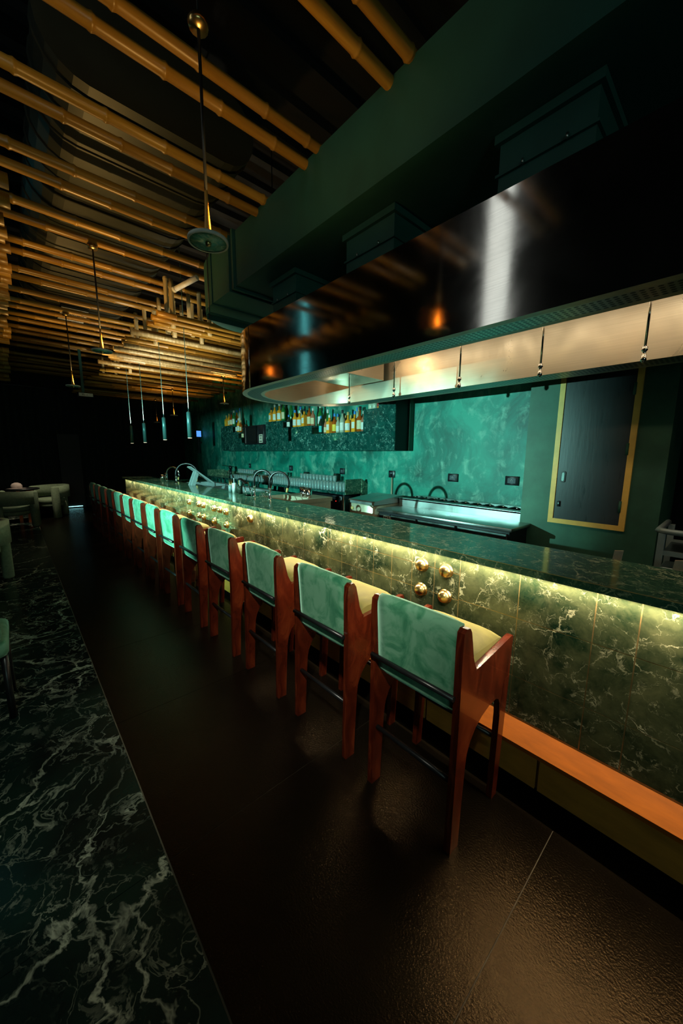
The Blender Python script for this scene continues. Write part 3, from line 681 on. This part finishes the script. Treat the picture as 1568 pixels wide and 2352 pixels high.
# every run: step name, z, list of (y, row, shape, glass, cap, label, height), ordered from the left
runs = [
 ('far high step', 2.28, [(9.08, 0, 'square', A, kg, PY, .26), (8.93, 0, 'slim', A, kg, PC, .29), (8.80, 0, 'wide', DA, kb, PC, .31), (8.77, 1, 'round', A, ku, PC, .37), (8.66, 0, 'round', G, kw, PW, .34), (8.60, 1, 'slim', CL, ku, PW, .40)]),
 ('upper step beside the microwave', 2.11, [(8.52, 0, 'slim', DK, ku, PW, .27), (8.42, 0, 'round', A, kw, PW, .31), (8.31, 0, 'round', DA, kg, PC, .26)]),
 ('lower step beside the microwave', 1.955, [(8.20, 0, 'round', DK, kb, PC, .24), (8.08, 0, 'round', G, kw, PW, .30)]),
 ('step right of the microwave', 2.26, [(6.90, 0, 'square', A, kb, PW, .28), (6.76, 0, 'round', A, kw, PW, .33), (6.70, 1, 'slim', DK, kb, None, .31), (6.58, 0, 'wide', A, kw, PW, .34), (6.50, 1, 'slim', G, kb, None, .34), (6.43, 0, 'round', G, kw, PC, .36), (6.345, 1, 'slim', G, kg, None, .36)]),
 ('middle step', 2.11, [(6.24, 0, 'round', DK, ku, PW, .24), (6.16, 1, 'wide', DA, kb, PC, .44), (6.02, 1, 'round', CL, ku, PW, .38), (6.03, 0, 'wide', A, ku, PW, .31), (5.87, 0, 'wide', A, kw, PW, .29), (5.80, 1, 'slim', G, kb, None, .30), (5.72, 0, 'square', A, kb, PW, .31), (5.61, 1, 'slim', CL, kg, None, .30), (5.56, 0, 'round', DA, kb, PC, .36), (5.45, 0, 'round', PK, kw, PC, .30), (5.40, 1, 'round', G, kw, PW, .36)]),
 ('long low step', 1.955, [(5.22, 0, 'slim', DK, ku, PT, .30), (5.18, 1, 'round', G, kw, PW, .41), (5.08, 0, 'slim', PK, kg, PC, .24), (4.98, 0, 'square', A, kw, PW, .30), (4.90, 1, 'round', DA, ku, PY, .32), (4.84, 0, 'round', DA, ku, PY, .31), (4.75, 0, 'slim', CL, kg, PW, .25), (4.69, 1, 'round', PK, kg, PC, .28), (4.64, 0, 'round', CL, kb, PW, .35), (4.57, 1, 'slim', A, kg, PC, .28), (4.50, 0, 'wide', A, kg, PW, .31), (4.42, 1, 'slim', CL, ku, None, .38), (4.38, 1, 'slim', CL, kg, None, .38), (4.34, 0, 'square', A, ku, PW, .31), (4.22, 0, 'wide', DA, kb, PC, .37), (4.18, 1, 'slim', DK, kb, None, .32), (4.135, 0, 'round', PK, kw, PW, .30), (4.10, 1, 'round', G, kw, PW, .36), (4.075, 0, 'slim', DA, kg, PW, .30)]),
 ('step by the hood edge', 2.28, [(3.98, 0, 'round', CL, kw, None, .27), (3.90, 0, 'round', CL, kw, None, .28), (3.80, 0, 'slim', A, 'paper_red', PR, .30)]),
]
for nm, z, lst in runs:
    for i, (y, row, s_, g_, c_, l_, h_) in enumerate(lst):
        bottle(y, 4.21 if row == 0 else 4.34, z-.004, s_, g_, c_, l_, h_, '%s bottle with %s cap, %s from left on the %s' % (CN[g_], KN[c_], ordn(i), nm))

# microwave in the shelf
mw = thing('microwave', 'black microwave oven standing in the gap of the marble shelf', 'microwave', (4.2, 7.4, 1.80))
MB().rbox(4.06, 4.42, 6.985, 7.86, 1.80, 2.215, .01).obj('body', 'plastic_black', mw)
MB().box(4.048, 4.064, 7.26, 7.84, 1.815, 2.20).obj('door', 'black_metal', mw); MB().box(4.044, 4.052, 7.33, 7.66, 1.87, 2.15).obj('window', 'void_black', mw)
for y in (7.79, 7.24): MB().box(4.036, 4.05, y-.014, y+.014, 1.83, 2.19).obj('trim_bar', 'chrome', mw)
MB().box(4.055, 4.061, 7.03, 7.18, 1.83, 2.01).obj('sticker', 'tape_cream', mw)
for z, a in ((1.98, .05), (1.93, .03), (1.86, .045)): MB().box(4.052, 4.056, 7.105-a, 7.105+a, z-.008, z+.008).obj('sticker_mark', 'plastic_black', mw)

# ------------------------------------------------------------------ wall outlets
def outlet(y, z, wid, label, sock=True):
    o = thing('wall_outlet', label, 'outlet', (4.49, y, z), 'black wall outlets on the teal wall')
    MB().rbox(4.478, 4.4995, y-wid/2, y+wid/2, z-.055, z+.055, .004).obj('plate', 'plastic_black', o)
    MB().box(4.474, 4.479, y-wid*.3, y+wid*.3, z-.03, z+.03).obj('socket', 'socket_grey', o)
    for dy, dz in ((-.010, .0), (.010, .0), (0, .014)): MB().box(4.472, 4.475, y+dy-.003, y+dy+.003, z+dz-.004, z+dz+.004).obj('pin_hole', 'tape_cream', o)
outlet(8.44, 1.29, .09, 'small black wall outlet, farthest from the hatch door')
outlet(6.60, 1.29, .12, 'black wall outlet above the middle of the glass counter')
outlet(4.94, 1.29, .12, 'black wall outlet above the near end of the glass counter')
o3 = outlet(3.76, 1.29, .12, 'black wall outlet with a plug and vertical conduit below it')
cd = thing('cable_conduit', 'thin pale vertical conduit running down from the wall outlet', 'conduit', (4.48, 3.76, 1.0))
MB().tube([(4.483, 3.75, .02), (4.483, 3.75, 1.238)], .014, 8).obj('pipe', 'stainless_warm', cd); MB().tube([(4.468, 3.755, 1.27), (4.455, 3.755, 1.28)], .022, 10).obj('plug', 'plastic_black', cd)
outlet(2.67, 1.29, .15, 'double wall outlet above the middle of the prep table')
outlet(1.87, 1.295, .16, 'double wall outlet beside the green pier')

# ------------------------------------------------------------------ glass counter
GX, GZ = 4.0, .98
gc = thing('glass_counter', 'dark green marble back counter on steel legs holding rows of glasses', 'counter', (4.25, 7, 0))
MB().box(GX, 4.495, 4.33, 10.0, GZ-.045, GZ).obj('top', 'slab_edge', gc) if 'slab_edge' in MT else MB().box(GX, 4.495, 4.33, 10.0, GZ-.045, GZ).obj('top', 'shelf_marble', gc)
MB().box(GX, 4.36, 4.315, 4.335, GZ-.04, 1.19).obj('end_splash', 'slab_marble', gc)
MB().prism([(4.36, GZ-.2), (4.495, GZ-.2), (4.495, 1.10), (4.36, 1.19)], 4.30, 4.332).obj('end_splash', 'slab_marble', gc)
MB().box(GX, 4.495, 9.98, 10.0, GZ, 1.15).obj('end_splash', 'slab_marble', gc)
MB().box(4.47, 4.495, 4.335, 9.98, GZ, 1.12).obj('back_splash', 'slab_marble', gc)
for y in (4.40, 5.6, 6.8, 8.0, 9.2, 9.9):
    for x in (GX+.04, 4.45): MB().tube([(x, y, 0), (x, y, GZ-.045)], .018, 8).obj('leg', 'steel', gc)
fr = thing('under_counter_fridge', 'black under counter fridge with a tiny red light', 'fridge', (4.2, 4.8, 0))
MB().rbox(4.06, 4.46, 4.48, 5.5, .05, .90, .01).obj('body', 'plastic_black', fr); MB().box(4.045, 4.062, 4.50, 5.48, .08, .88).obj('door', 'black_metal', fr)
MB().box(4.04, 4.046, 4.60, 4.615, .80, .812).obj('indicator', emit('led_red', (1, .03, .02), 2), fr)
for y in (4.55, 5.43): MB().box(4.1, 4.42, y-.03, y+.03, 0, .05).obj('foot', 'black_metal', fr)
gm = {}
for nm, pr in {'tumbler': [(.028, 0), (.030, .004), (.036, .10), (.034, .10), (.029, .008), (0, .008)], 'highball': [(.026, 0), (.028, .004), (.032, .145), (.030, .145), (.027, .008), (0, .008)]}.items():
    me = MB().lathe(pr, 10).mesh(nm+'_glass'); me.materials.append(MT['clear_glass']); gm[nm] = me
def glassrow(y0, y1, n, x, kind, z, label, group):
    for i in range(n):
        o = bpy.data.objects.new('drinking_glass', gm[kind]); C.objects.link(o); o.location = (x, y0+(y1-y0)*i/(n-1), z)
        tag(o, 'clear %s glass, %s from the near end of the %s' % (kind, ordn(i), label), 'glass', group)
glassrow(4.42, 5.60, 15, 4.06, 'highball', GZ, 'near front row', 'near front row of highball glasses')
glassrow(4.42, 5.60, 15, 4.14, 'highball', GZ, 'near second row', 'near second row of highball glasses')
glassrow(5.68, 7.2, 19, 4.06, 'highball', GZ, 'middle front row', 'middle front row of highball glasses')
glassrow(5.68, 7.2, 19, 4.14, 'highball', GZ, 'middle second row', 'middle second row of highball glasses')
glassrow(7.35, 8.6, 14, 4.06, 'tumbler', GZ, 'far lower front row', 'far lower row of tumblers')
glassrow(7.35, 8.6, 14, 4.14, 'tumbler', GZ, 'far lower second row', 'far second row of tumblers')
rk = thing('glass_rack', 'low shelf rack carrying the upper tier of glasses', 'rack', (4.33, 6.4, GZ))
MB().box(4.21, 4.46, 4.45, 8.7, 1.1125, 1.115).obj('shelf', 'clear_plate', rk) if 'clear_plate' in MT else MB().box(4.21, 4.46, 4.45, 8.7, 1.1125, 1.115).obj('shelf', 'steel', rk)
for y in (4.5, 5.55, 6.6, 7.65, 8.65):
    for x in (4.23, 4.44): MB().tube([(x, y, GZ), (x, y, 1.106)], .006, 6).obj('leg', 'steel', rk)
glassrow(4.9, 5.9, 11, 4.27, 'tumbler', 1.115, 'near upper tier', 'near upper tier of tumblers')
glassrow(6.5, 7.3, 9, 4.27, 'tumbler', 1.115, 'middle upper tier', 'middle upper tier of tumblers')
glassrow(7.7, 8.6, 10, 4.27, 'tumbler', 1.115, 'far upper tier', 'far upper tier of tumblers')
for y, hh in ((5.02, .13), (5.95, .12)):
    b = thing('dark_jar', 'dark jar at the %s of the upper glass tier' % ('near end' if y < 5.5 else 'middle'), 'jar', (4.40, y, 1.115)); MB().lathe([(.04, 1.115), (.045, 1.12), (.045, 1.115+hh*.8), (.035, 1.115+hh)], 14, (4.40, y, 0)).obj('body', 'bottle_dark', b); MB().lathe([(.04, 1.115+hh*.82), (.04, 1.115+hh*1.02)], 14, (4.40, y, 0)).obj('lid', 'black_metal', b)
# far mixer tap on the back counter
tp = thing('beer_tap', 'dark tap tower standing at the far end of the back counter', 'tap', (4.2, 8.95, GZ))
MB().lathe([(.05, GZ), (.05, GZ+.02), (.03, GZ+.03), (.03, GZ+.22), (.045, GZ+.23), (.045, GZ+.28), (.02, GZ+.30)], 14, (4.2, 8.95, 0)).obj('tower', 'black_metal', tp)
MB().tube([(4.2, 8.95, GZ+.27), (4.15, 9.15, GZ+.30), (4.13, 9.28, GZ+.31)], .008, 8).obj('spout', 'chrome', tp); MB().tube([(4.17, 8.95, GZ+.2), (4.12, 8.95, GZ+.1)], .014, 8).obj('valve', 'chrome', tp)

# ------------------------------------------------------------------ chest freezer and prep table
ch = thing('ice_chest', 'small stainless chest with sloping lid left of the prep table', 'chest', (3.75, 3.45, 0))
MB().rbox(3.47, 4.05, 3.19, 3.66, .02, .93, .01).obj('body', 'stainless_warm', ch)
MB().prism([(3.455, .935), (4.05, .935), (4.05, 1.03), (3.95, 1.03), (3.47, .985), (3.455, .97)], 3.18, 3.67).obj('lid', 'steel', ch)
MB().lathe([(.02, 3.455), (.024, 3.462), (.024, 3.472)], 12, (0, 3.60, .86), 'x').obj('drain_plug', 'cap_gold', ch)
pt = thing('prep_table', 'long stainless prep table with a raised row of food pans', 'table', (3.95, 2.3, 0))
MB().rbox(3.49, 3.96, 1.42, 3.165, .865, .90, .006).obj('worktop', 'steel', pt)
MB().box(3.52, 4.46, 1.45, 3.14, .10, .865).obj('cabinet', 'plastic_black', pt)
for a, b in ((1.46, 2.0), (2.02, 2.52), (2.54, 2.94)):
    dd = MB().rbox(3.500, 3.522, a, b, .14, .84, .006).obj('door', 'black_metal', pt); MB().box(3.494, 3.502, a+.01, b-.01, .815, .836).obj('handle', 'dark_steel', dd)
ctl = MB().box(3.503, 3.522, 2.95, 3.13, .14, .84).obj('control_panel', 'void_black', pt)
MB().box(3.498, 3.504, 2.98, 3.055, .78, .82).obj('display', 'tape_cream', ctl); MB().box(3.498, 3.504, 2.925, 2.965, .78, .82).obj('switch', 'cap_cloth', ctl)
MB().box(3.496, 3.499, 2.99, 3.015, .793, .807).obj('display_digit', 'plastic_black', ctl); MB().box(3.496, 3.499, 3.02, 3.045, .793, .807).obj('display_digit', 'plastic_black', ctl)
for y in (1.5, 3.1):
    for x in (3.56, 4.4): MB().tube([(x, y, 0), (x, y, .10)], .022, 8).obj('foot', 'black_metal', pt)
MB().box(3.955, 3.985, 1.42, 3.165, .90, 1.0).obj('riser', 'steel', pt)
for a in ((3.955, 4.05, 1.42, 3.165), (4.36, 4.47, 1.42, 3.165)): MB().box(*a, .985, 1.005).obj('pan_rail', 'steel', pt)
MB().box(4.05, 4.36, 1.42, 3.165, .88, .89).obj('pan_well', 'dark_steel', pt)
pan = MB(); pan.box(0, .30, 0, .008, 0, .11).box(0, .30, .142, .15, 0, .11).box(0, .008, .008, .142, 0, .11).box(.292, .30, .008, .142, 0, .11).box(0.008, .292, .008, .142, .05, .056)
pme = pan.mesh('food_pan'); pme.materials.append(MT['dark_steel'])
knob = MB().lathe([(.012, 0), (.012, .02), (.02, .025), (.02, .035), (.0, .038)], 10).mesh('pan_lid_knob'); knob.materials.append(MT['chrome'])
for k in range(11):
    y = 1.435+.157*k
    pn = child(pt, pme, 'food_pan', loc=(4.055-3.95, y-2.3, .895)); child(pn, knob, 'lid_knob', loc=(.15, .075, .085))

# ------------------------------------------------------------------ sink station behind the bar
sk_ = thing('sink_station', 'stainless sink station fixed behind the near faucets', 'sink', (2.6, 3.95, 0))
MB().box(2.10, 3.10, 3.67, 4.32, .08, .84).obj('cabinet', 'stainless_warm', sk_)
for a in ((2.10, 3.14, 3.65, 3.69), (2.10, 3.14, 4.30, 4.34), (2.10, 2.14, 3.69, 4.30), (2.80, 3.14, 3.69, 4.30)): MB().box(*a, .98, 1.03).obj('rim', 'stainless_warm', sk_)
for a in ((2.14, 2.80, 3.69, 3.70), (2.14, 2.80, 4.29, 4.30), (2.14, 2.15, 3.70, 4.29), (2.79, 2.80, 3.70, 4.29)): MB().box(*a, .84, .985).obj('basin_wall', 'stainless_warm', sk_)
MB().box(2.12, 3.12, 3.66, 3.672, .40, .98).obj('side_panel', 'stainless_warm', sk_); MB().box(3.08, 3.12, 3.70, 4.30, .84, .98).obj('side_panel', 'stainless_warm', sk_)
for x in (2.16, 3.05):
    for y in (3.72, 4.26): MB().tube([(x, y, 0), (x, y, .08)], .02, 8).obj('foot', 'black_metal', sk_)
s2 = thing('service_counter', 'dark service counter with steel sink wells along the far bar', 'counter', (2.55, 6.3, 0))
MB().box(2.10, 3.0, 4.42, 8.3, .05, .93).obj('cabinet', 'plastic_black', s2); MB().box(2.10, 3.02, 4.42, 5.0, .93, 1.02).obj('worktop', 'slab_marble', s2); MB().box(2.10, 3.02, 7.3, 8.32, .93, 1.02).obj('worktop', 'slab_marble', s2)
for a in ((2.10, 3.02, 5.0, 5.04), (2.10, 3.02, 6.1, 6.18), (2.10, 3.02, 7.26, 7.30), (2.10, 2.16, 5.04, 7.26), (2.9, 3.02, 5.04, 7.26)): MB().box(*a, .93, 1.03).obj('rim', 'pale_metal', s2)
MB().box(2.16, 2.9, 5.04, 7.26, .931, .95).obj('well', 'dark_steel', s2); MB().box(2.12, 2.98, 4.44, 8.28, 0, .05).obj('plinth', 'plinth_black', s2)

def faucet(x, y, z, h, reach, ang, label, hose='black_metal', lever=True):
    f_ = thing('faucet', label, 'faucet', (x, y, z), 'gooseneck faucets on the bar')
    c, s = math.cos(ang), math.sin(ang)
    MB().lathe([(.024, z), (.024, z+.008), (.014, z+.014), (.014, z+.10), (.017, z+.105), (.017, z+.12), (.012, z+.125)], 14, (x, y, 0)).obj('body', 'chrome', f_)
    r = reach/2; pts = [(x, y, z+.12)]
    for k in range(17):
        t = math.pi-math.pi*1.08*k/16; d = r+r*math.cos(t); pts.append((x+c*d, y+s*d, z+h-r+r*math.sin(t)))
    e = pts[-1]; pts.append((e[0]-c*.01, e[1]-s*.01, e[2]-.03))
    MB().tube(pts, .0125, 10).obj('neck', hose, f_)
    MB().tube([pts[-1], (pts[-1][0]-c*.008, pts[-1][1]-s*.008, pts[-1][2]-.045)], .013, 10).obj('spray_head', 'cap_gold', f_)
    if lever: MB().tube([(x, y, z+.06), (x-.03, y+.05, z+.085)], [.008, .006], 8).obj('lever', 'chrome', f_)
    return f_
faucet(2.03, 3.73, 1.1125, .30, .22, R(-58), 'left of the two near gooseneck faucets with black hose')
faucet(2.03, 3.39, 1.1125, .295, .22, R(-58), 'right of the two near gooseneck faucets with black hose')
faucet(2.02, 6.88, 1.1125, .24, .24, R(-50), 'chrome gooseneck faucet at the far part of the bar', 'chrome')
faucet(1.93, 6.10, 1.1125, .32, .34, R(-35), 'thin dark gooseneck faucet beside the tilted steel sheet', 'black_metal', False)

# bar tools
tl = thing('tilted_stand', 'tilted stainless sheet stand on the far part of the bar', 'stand', (2.05, 5.72, 1.1125))
MB().prism([(1.985, 1.385), (2.0, 1.40), (2.34, 1.145), (2.325, 1.13)], 5.60, 5.74).obj('sheet', 'pale_metal', tl)
for y in (5.60, 5.70): MB().prism([(1.99, 1.1125), (2.05, 1.1125), (2.115, 1.298), (2.075, 1.322)], y, y+.04).obj('strut', 'pale_metal', tl)
def jar(x, y, name, label, mat, h, r, items=()):
    j = thing(name, label, 'bar tool', (x, y, 1.1125))
    MB().lathe([(r*.9, 1.1125), (r, 1.109), (r*1.05, 1.1125+h), (r*.95, 1.1125+h), (r*.85, 1.112), (0, 1.112)], 14, (x, y, 0)).obj('cup', mat, j)
    for (dx, dy, hh, m_) in items: MB().tube([(x+dx*.3, y+dy*.3, 1.113), (x+dx, y+dy, 1.1125+hh)], .004, 6).obj('bar_spoon' if m_ == 'chrome' else 'straw', m_, j)
jar(2.04, 4.36, 'straw_cup', 'clear cup of golden straws on the bar', 'clear_glass', .09, .03, [(.012, .02, .16, 'brass'), (-.015, .01, .165, 'brass'), (.0, -.015, .155, 'brass'), (.018, -.01, .16, 'brass')])
jar(2.04, 4.26, 'garnish_bottle', 'white garnish bottle beside the straw cup', 'cap_white', .12, .026, [(0, .006, .18, 'cap_white')])
jar(2.05, 4.16, 'bitters_bottle', 'dark bitters bottle between the straw cup and the faucet', 'bottle_dark', .11, .026, [(.004, .004, .16, 'cap_gold')])
jar(2.03, 4.08, 'bitters_bottle', 'dark bitters bottle with white top nearest the left faucet', 'bottle_dark', .10, .026, [(.0, .004, .165, 'cap_white')])
mr = thing('menu_holder', 'slanted wire menu holder behind the left near faucet', 'holder', (2.05, 3.92, 1.1125))
for y in (3.86, 3.98): MB().tube([(2.03, y-.06, 1.107), (2.07, y+.10, 1.27)], .005, 6).obj('wire', 'chrome', mr)
MB().box(1.99, 2.085, 3.80, 3.96, 1.1125, 1.111).obj('base', 'cap_gold', mr); MB().prism([(3.95, 1.25), (4.12, 1.30), (4.13, 1.29), (3.96, 1.24)], 2.03, 2.07, 'x').obj('plate', 'black_metal', mr)
for i, (x, y, h_) in enumerate(((2.00, 7.10, .10), (1.99, 7.02, .09), (2.04, 6.98, .13))):
    jar(x, y, 'jigger', 'small steel jigger, %s of three beside the far faucet' % ('left', 'middle', 'right')[i], 'chrome', h_, .026)
for i, (x, y) in enumerate(((2.86, 3.80), (2.86, 3.90), (2.92, 4.02))):
    k = thing('shaker_tin', 'steel shaker tin, %s of three on the sink drainboard' % ('near', 'middle', 'far')[i], 'shaker', (x, y, 1.03)); MB().lathe([(.034, 1.03), (.036, 1.034), (.044, 1.15), (.041, 1.15), (.033, 1.04), (0, 1.04)], 14, (x, y, 0)).obj('cup', 'chrome', k); MB().lathe([(.0445, 1.145), (.0445, 1.152)], 14, (x, y, 0), closed=True).obj('rolled_rim', 'chrome', k)
cs = thing('coil_strainer', 'coiled wire strainer lying by the near sink', 'strainer', (2.06, 3.58, 1.1125))
for k in range(5): MB().tube([(2.03+.02*k, 3.58+.03*math.cos(t), 1.137+.03*math.sin(t)) for t in [2*math.pi*i/14 for i in range(15)]], .003, 6).obj('coil', 'chrome', cs)

# ------------------------------------------------------------------ behind the bar, right edge
for i, (y, lb) in enumerate(((.40, 'flat wooden paddle handle leaning behind the bar, left one'), (.165, 'flat wooden paddle handle at the right edge behind the bar'))):
    s_ = thing('paddle', lb, 'paddle', (2.3, y, .2)); MB().prism([(y+.035, .25), (y+.075, .25), (y+.0, 1.112), (y-.037, 1.118)], 2.29, 2.302, 'x').obj('handle', 'stick_wood', s_)
    MB().prism([(y+.01, .02), (y+.12, .02), (y+.12, .27), (y+.01, .27)], 2.286, 2.306, 'x').obj('blade', 'stick_wood', s_)
tr = thing('steel_trolley', 'stainless shelf trolley at the right edge behind the bar', 'trolley', (3.0, 0, 0))
for x in (2.82, 3.25):
    for y in (-.55, .275): MB().box(x-.016, x+.016, y-.016, y+.016, 0, 1.15).obj('post', 'pale_metal', tr)
for z in (1.035, .62, .2):
    for x in (2.82, 3.25): MB().box(x-.012, x+.012, -.55, .275, z-.014, z+.014).obj('crossbar', 'pale_metal', tr)
    MB().box(2.83, 3.24, -.54, .265, z-.012, z).obj('shelf', 'dark_steel', tr)
MB().tube([(3.25, -.6, 1.165), (2.86, -.6, 1.165), (2.80, -.56, 1.165), (2.80, .24, 1.165), (2.83, .295, 1.165), (3.25, .295, 1.165)], .017, 8).obj('top_rail', 'pale_metal', tr)
bt = thing('blue_tray', 'bright blue plastic tray on the trolley shelf', 'tray', (3.0, .0, 1.036)); MB().box(2.9, 3.2, -.25, .16, 1.037, 1.044).obj('base', 'blue_plastic', bt)
for a in ((2.9, 3.2, -.25, -.24), (2.9, 3.2, .15, .16), (2.9, 2.91, -.24, .15), (3.19, 3.2, -.24, .15)): MB().box(*a, 1.044, 1.085).obj('side', 'blue_plastic', bt)
eq = thing('steel_box', 'dark appliance with a pale name plate below the trolley rail', 'appliance', (2.62, .12, 0)); MB().rbox(2.58, 2.76, -.35, .245, .0, 1.005, .01).obj('body', 'dark_steel', eq); MB().box(2.574, 2.581, .10, .22, .93, .975).obj('name_plate', 'tape_cream', eq)
for k in range(5): MB().box(2.571, 2.575, .115+.02*k, .127+.02*k, .942, .963).obj('plate_mark', 'plastic_black', eq)

# ------------------------------------------------------------------ far lounge
def armchair(x, y, rz, label):
    a = thing('armchair', label, 'armchair', (x, y, 0), 'sage lounge armchairs', rz)
    v = []; f = []; n = 21
    for k in range(n):
        t = R(62+236*k/(n-1)); dip = .03*abs(2*k/(n-1)-1)
        for rr in (.29, .40):
            for z in (.50, .80-dip): v.append((rr*math.cos(t), rr*math.sin(t), z))
    for k in range(n-1):
        b = 4*k; f += [(b, b+1, b+5, b+4), (b+2, b+6, b+7, b+3), (b+1, b+3, b+7, b+5), (b, b+4, b+6, b+2)]
    f += [(0, 2, 3, 1), (4*n-4, 4*n-3, 4*n-1, 4*n-2)]
    MB().add(v, f, True).obj('backrest', 'sage_fabric', a, (0, 0, 0))
    for s_ in (-1, 1):
        MB().rbox(.06, .21, s_*.335-.055, s_*.335+.055, 0, .775, .03).obj('leg', 'sage_fabric', a, (0, 0, 0))
    MB().rbox(-.40, -.30, -.07, .07, 0, .56, .03).obj('leg', 'sage_fabric', a, (0, 0, 0))
    MB().lathe([(.02, .36), (.26, .36), (.29, .39), (.29, .45), (.26, .48), (.02, .485)], 24).obj('seat', 'sage_fabric', a, (0, 0, 0))
    MB().lathe([(.02, .28), (.25, .28), (.27, .30), (.27, .355), (.02, .355)], 24).obj('seat_base', 'sage_fabric', a, (0, 0, 0))
    return a
armchair(-.08, 10.25, R(50), 'sage armchair left of the far round table')
armchair(.62, 11.45, R(215), 'sage armchair right of the far round table')
armchair(-.50, 6.0, R(95), 'sage armchair cut by the left edge, farther of the pair')
tb = thing('lounge_table', 'round dark lounge table with a thick orange wooden leg at the far left', 'table', (.12, 10.98, 0))
MB().lathe([(0, .74), (.28, .74), (.30, .75), (.30, .77), (.28, .78), (0, .78)], 28, (.12, 10.98, 0)).obj('top', 'black_metal', tb)
MB().prism([(.15, 0), (.33, 0), (.31, .735), (.17, .735)], 10.86, 10.92).obj('leg', 'orange_wood', tb); MB().prism([(10.88, 0), (11.14, 0), (11.1, .735), (10.9, .735)], .0, .06, 'x').obj('leg', 'orange_wood', tb)
MB().lathe([(0, .735), (.2, .735), (.2, .741), (0, .741)], 20, (.12, 10.98, 0)).obj('mount_plate', 'brass', tb)
cp = thing('baseball_cap', 'grey pink baseball cap lying on the far lounge table', 'cap', (.02, 10.95, .78))
MB().lathe([(.10, .78), (.105, .80), (.10, .85), (.075, .89), (.03, .91), (0, .912)], 18, (.02, 10.95, 0)).obj('crown', 'cap_cloth', cp)
v = []; f = []
for k in range(9):
    t = R(-150+120*k/8)
    for rr in (.10, .19): v.append(((.02)+rr*math.cos(t), 10.95+rr*math.sin(t), .79))
for k in range(9*2): v.append((v[k][0], v[k][1], .784))
for k in range(8): f += [(2*k, 2*k+2, 2*k+3, 2*k+1), (18+2*k, 18+2*k+1, 18+2*k+3, 18+2*k+2), (2*k+1, 2*k+3, 18+2*k+3, 18+2*k+1), (2*k, 18+2*k, 18+2*k+2, 2*k+2)]
MB().add(v, f).obj('visor', 'cap_cloth', cp); MB().lathe([(.0, .916), (.008, .914), (.008, .908)], 8, (.02, 10.95, 0)).obj('button', 'plastic_black', cp)
# dining chair cut by the left edge
dc = thing('lounge_chair', 'green upholstered chair with dark frame cut by the left edge', 'chair', (-.36, 3.25, 0))
MB().rbox(-.62, -.125, 2.75, 3.2, .40, .52, .04).obj('seat', 'green_velvet', dc); MB().rbox(-.60, -.145, 2.72, 2.82, .52, .86, .03).obj('backrest', 'green_velvet', dc)
for x in (-.59, -.15):
    for y in (2.80, 3.16): MB().tube([(x, y, 0), (x, y, .41)], .018, 8).obj('leg', 'black_metal', dc)
# exit fixture, monitor, door gap
ex = thing('exit_fixture', 'white box fixture hanging on a dark bracket under the bamboo', 'fixture', (1.22, 9, 2.7))
MB().rbox(1.09, 1.36, 8.97, 9.05, 2.685, 2.775, .008).obj('housing', 'black_metal', ex); MB().box(1.1125, 1.345, 8.962, 8.972, 2.70, 2.762).obj('face', 'plastic_white', ex)
MB().box(1.17, 1.215, 9.0, 9.03, 2.775, 3.6).obj('bracket', 'duct_paint', ex)
for x, wd in ((1.165, .014), (1.20, .01), (1.235, .012)): MB().box(x, x+wd*1.6, 8.959, 8.963, 2.722, 2.732).obj('mark', 'plastic_black', ex)
MB().box(1.165, 1.195, 8.959, 8.963, 2.742, 2.748).obj('mark', 'plastic_black', ex)
mo = thing('wall_screen', 'small glowing blue screen in the far corner', 'screen', (4.38, 11.5, 2.2)); MB().rbox(4.30, 4.47, 11.46, 11.5, 2.08, 2.30, .006).obj('bezel', 'plastic_black', mo); MB().box(4.315, 4.455, 11.454, 11.461, 2.10, 2.28).obj('display', 'screen_blue', mo)
MB().box(4.36, 4.4, 11.5, 11.54, 1.6, 2.3).obj('bracket', 'black_metal', mo); MB().box(4.36, 4.499, 11.52, 11.56, 1.9, 1.95).obj('bracket', 'black_metal', mo)
dg = thing('door_gap', 'bright cyan daylight slit under the far dark door', 'door gap', (1.25, 12.9, 0)); MB().box(1.08, 1.42, 12.93, 12.95, .03, .045).obj('slit', 'gap_daylight', dg); MB().box(1.0, 1.5, 12.95, 12.97, .0, 2.1).obj('door_leaf', 'void_black', dg); MB().box(1.0, 1.5, 12.92, 12.95, 0, .028).obj('threshold', 'black_metal', dg)
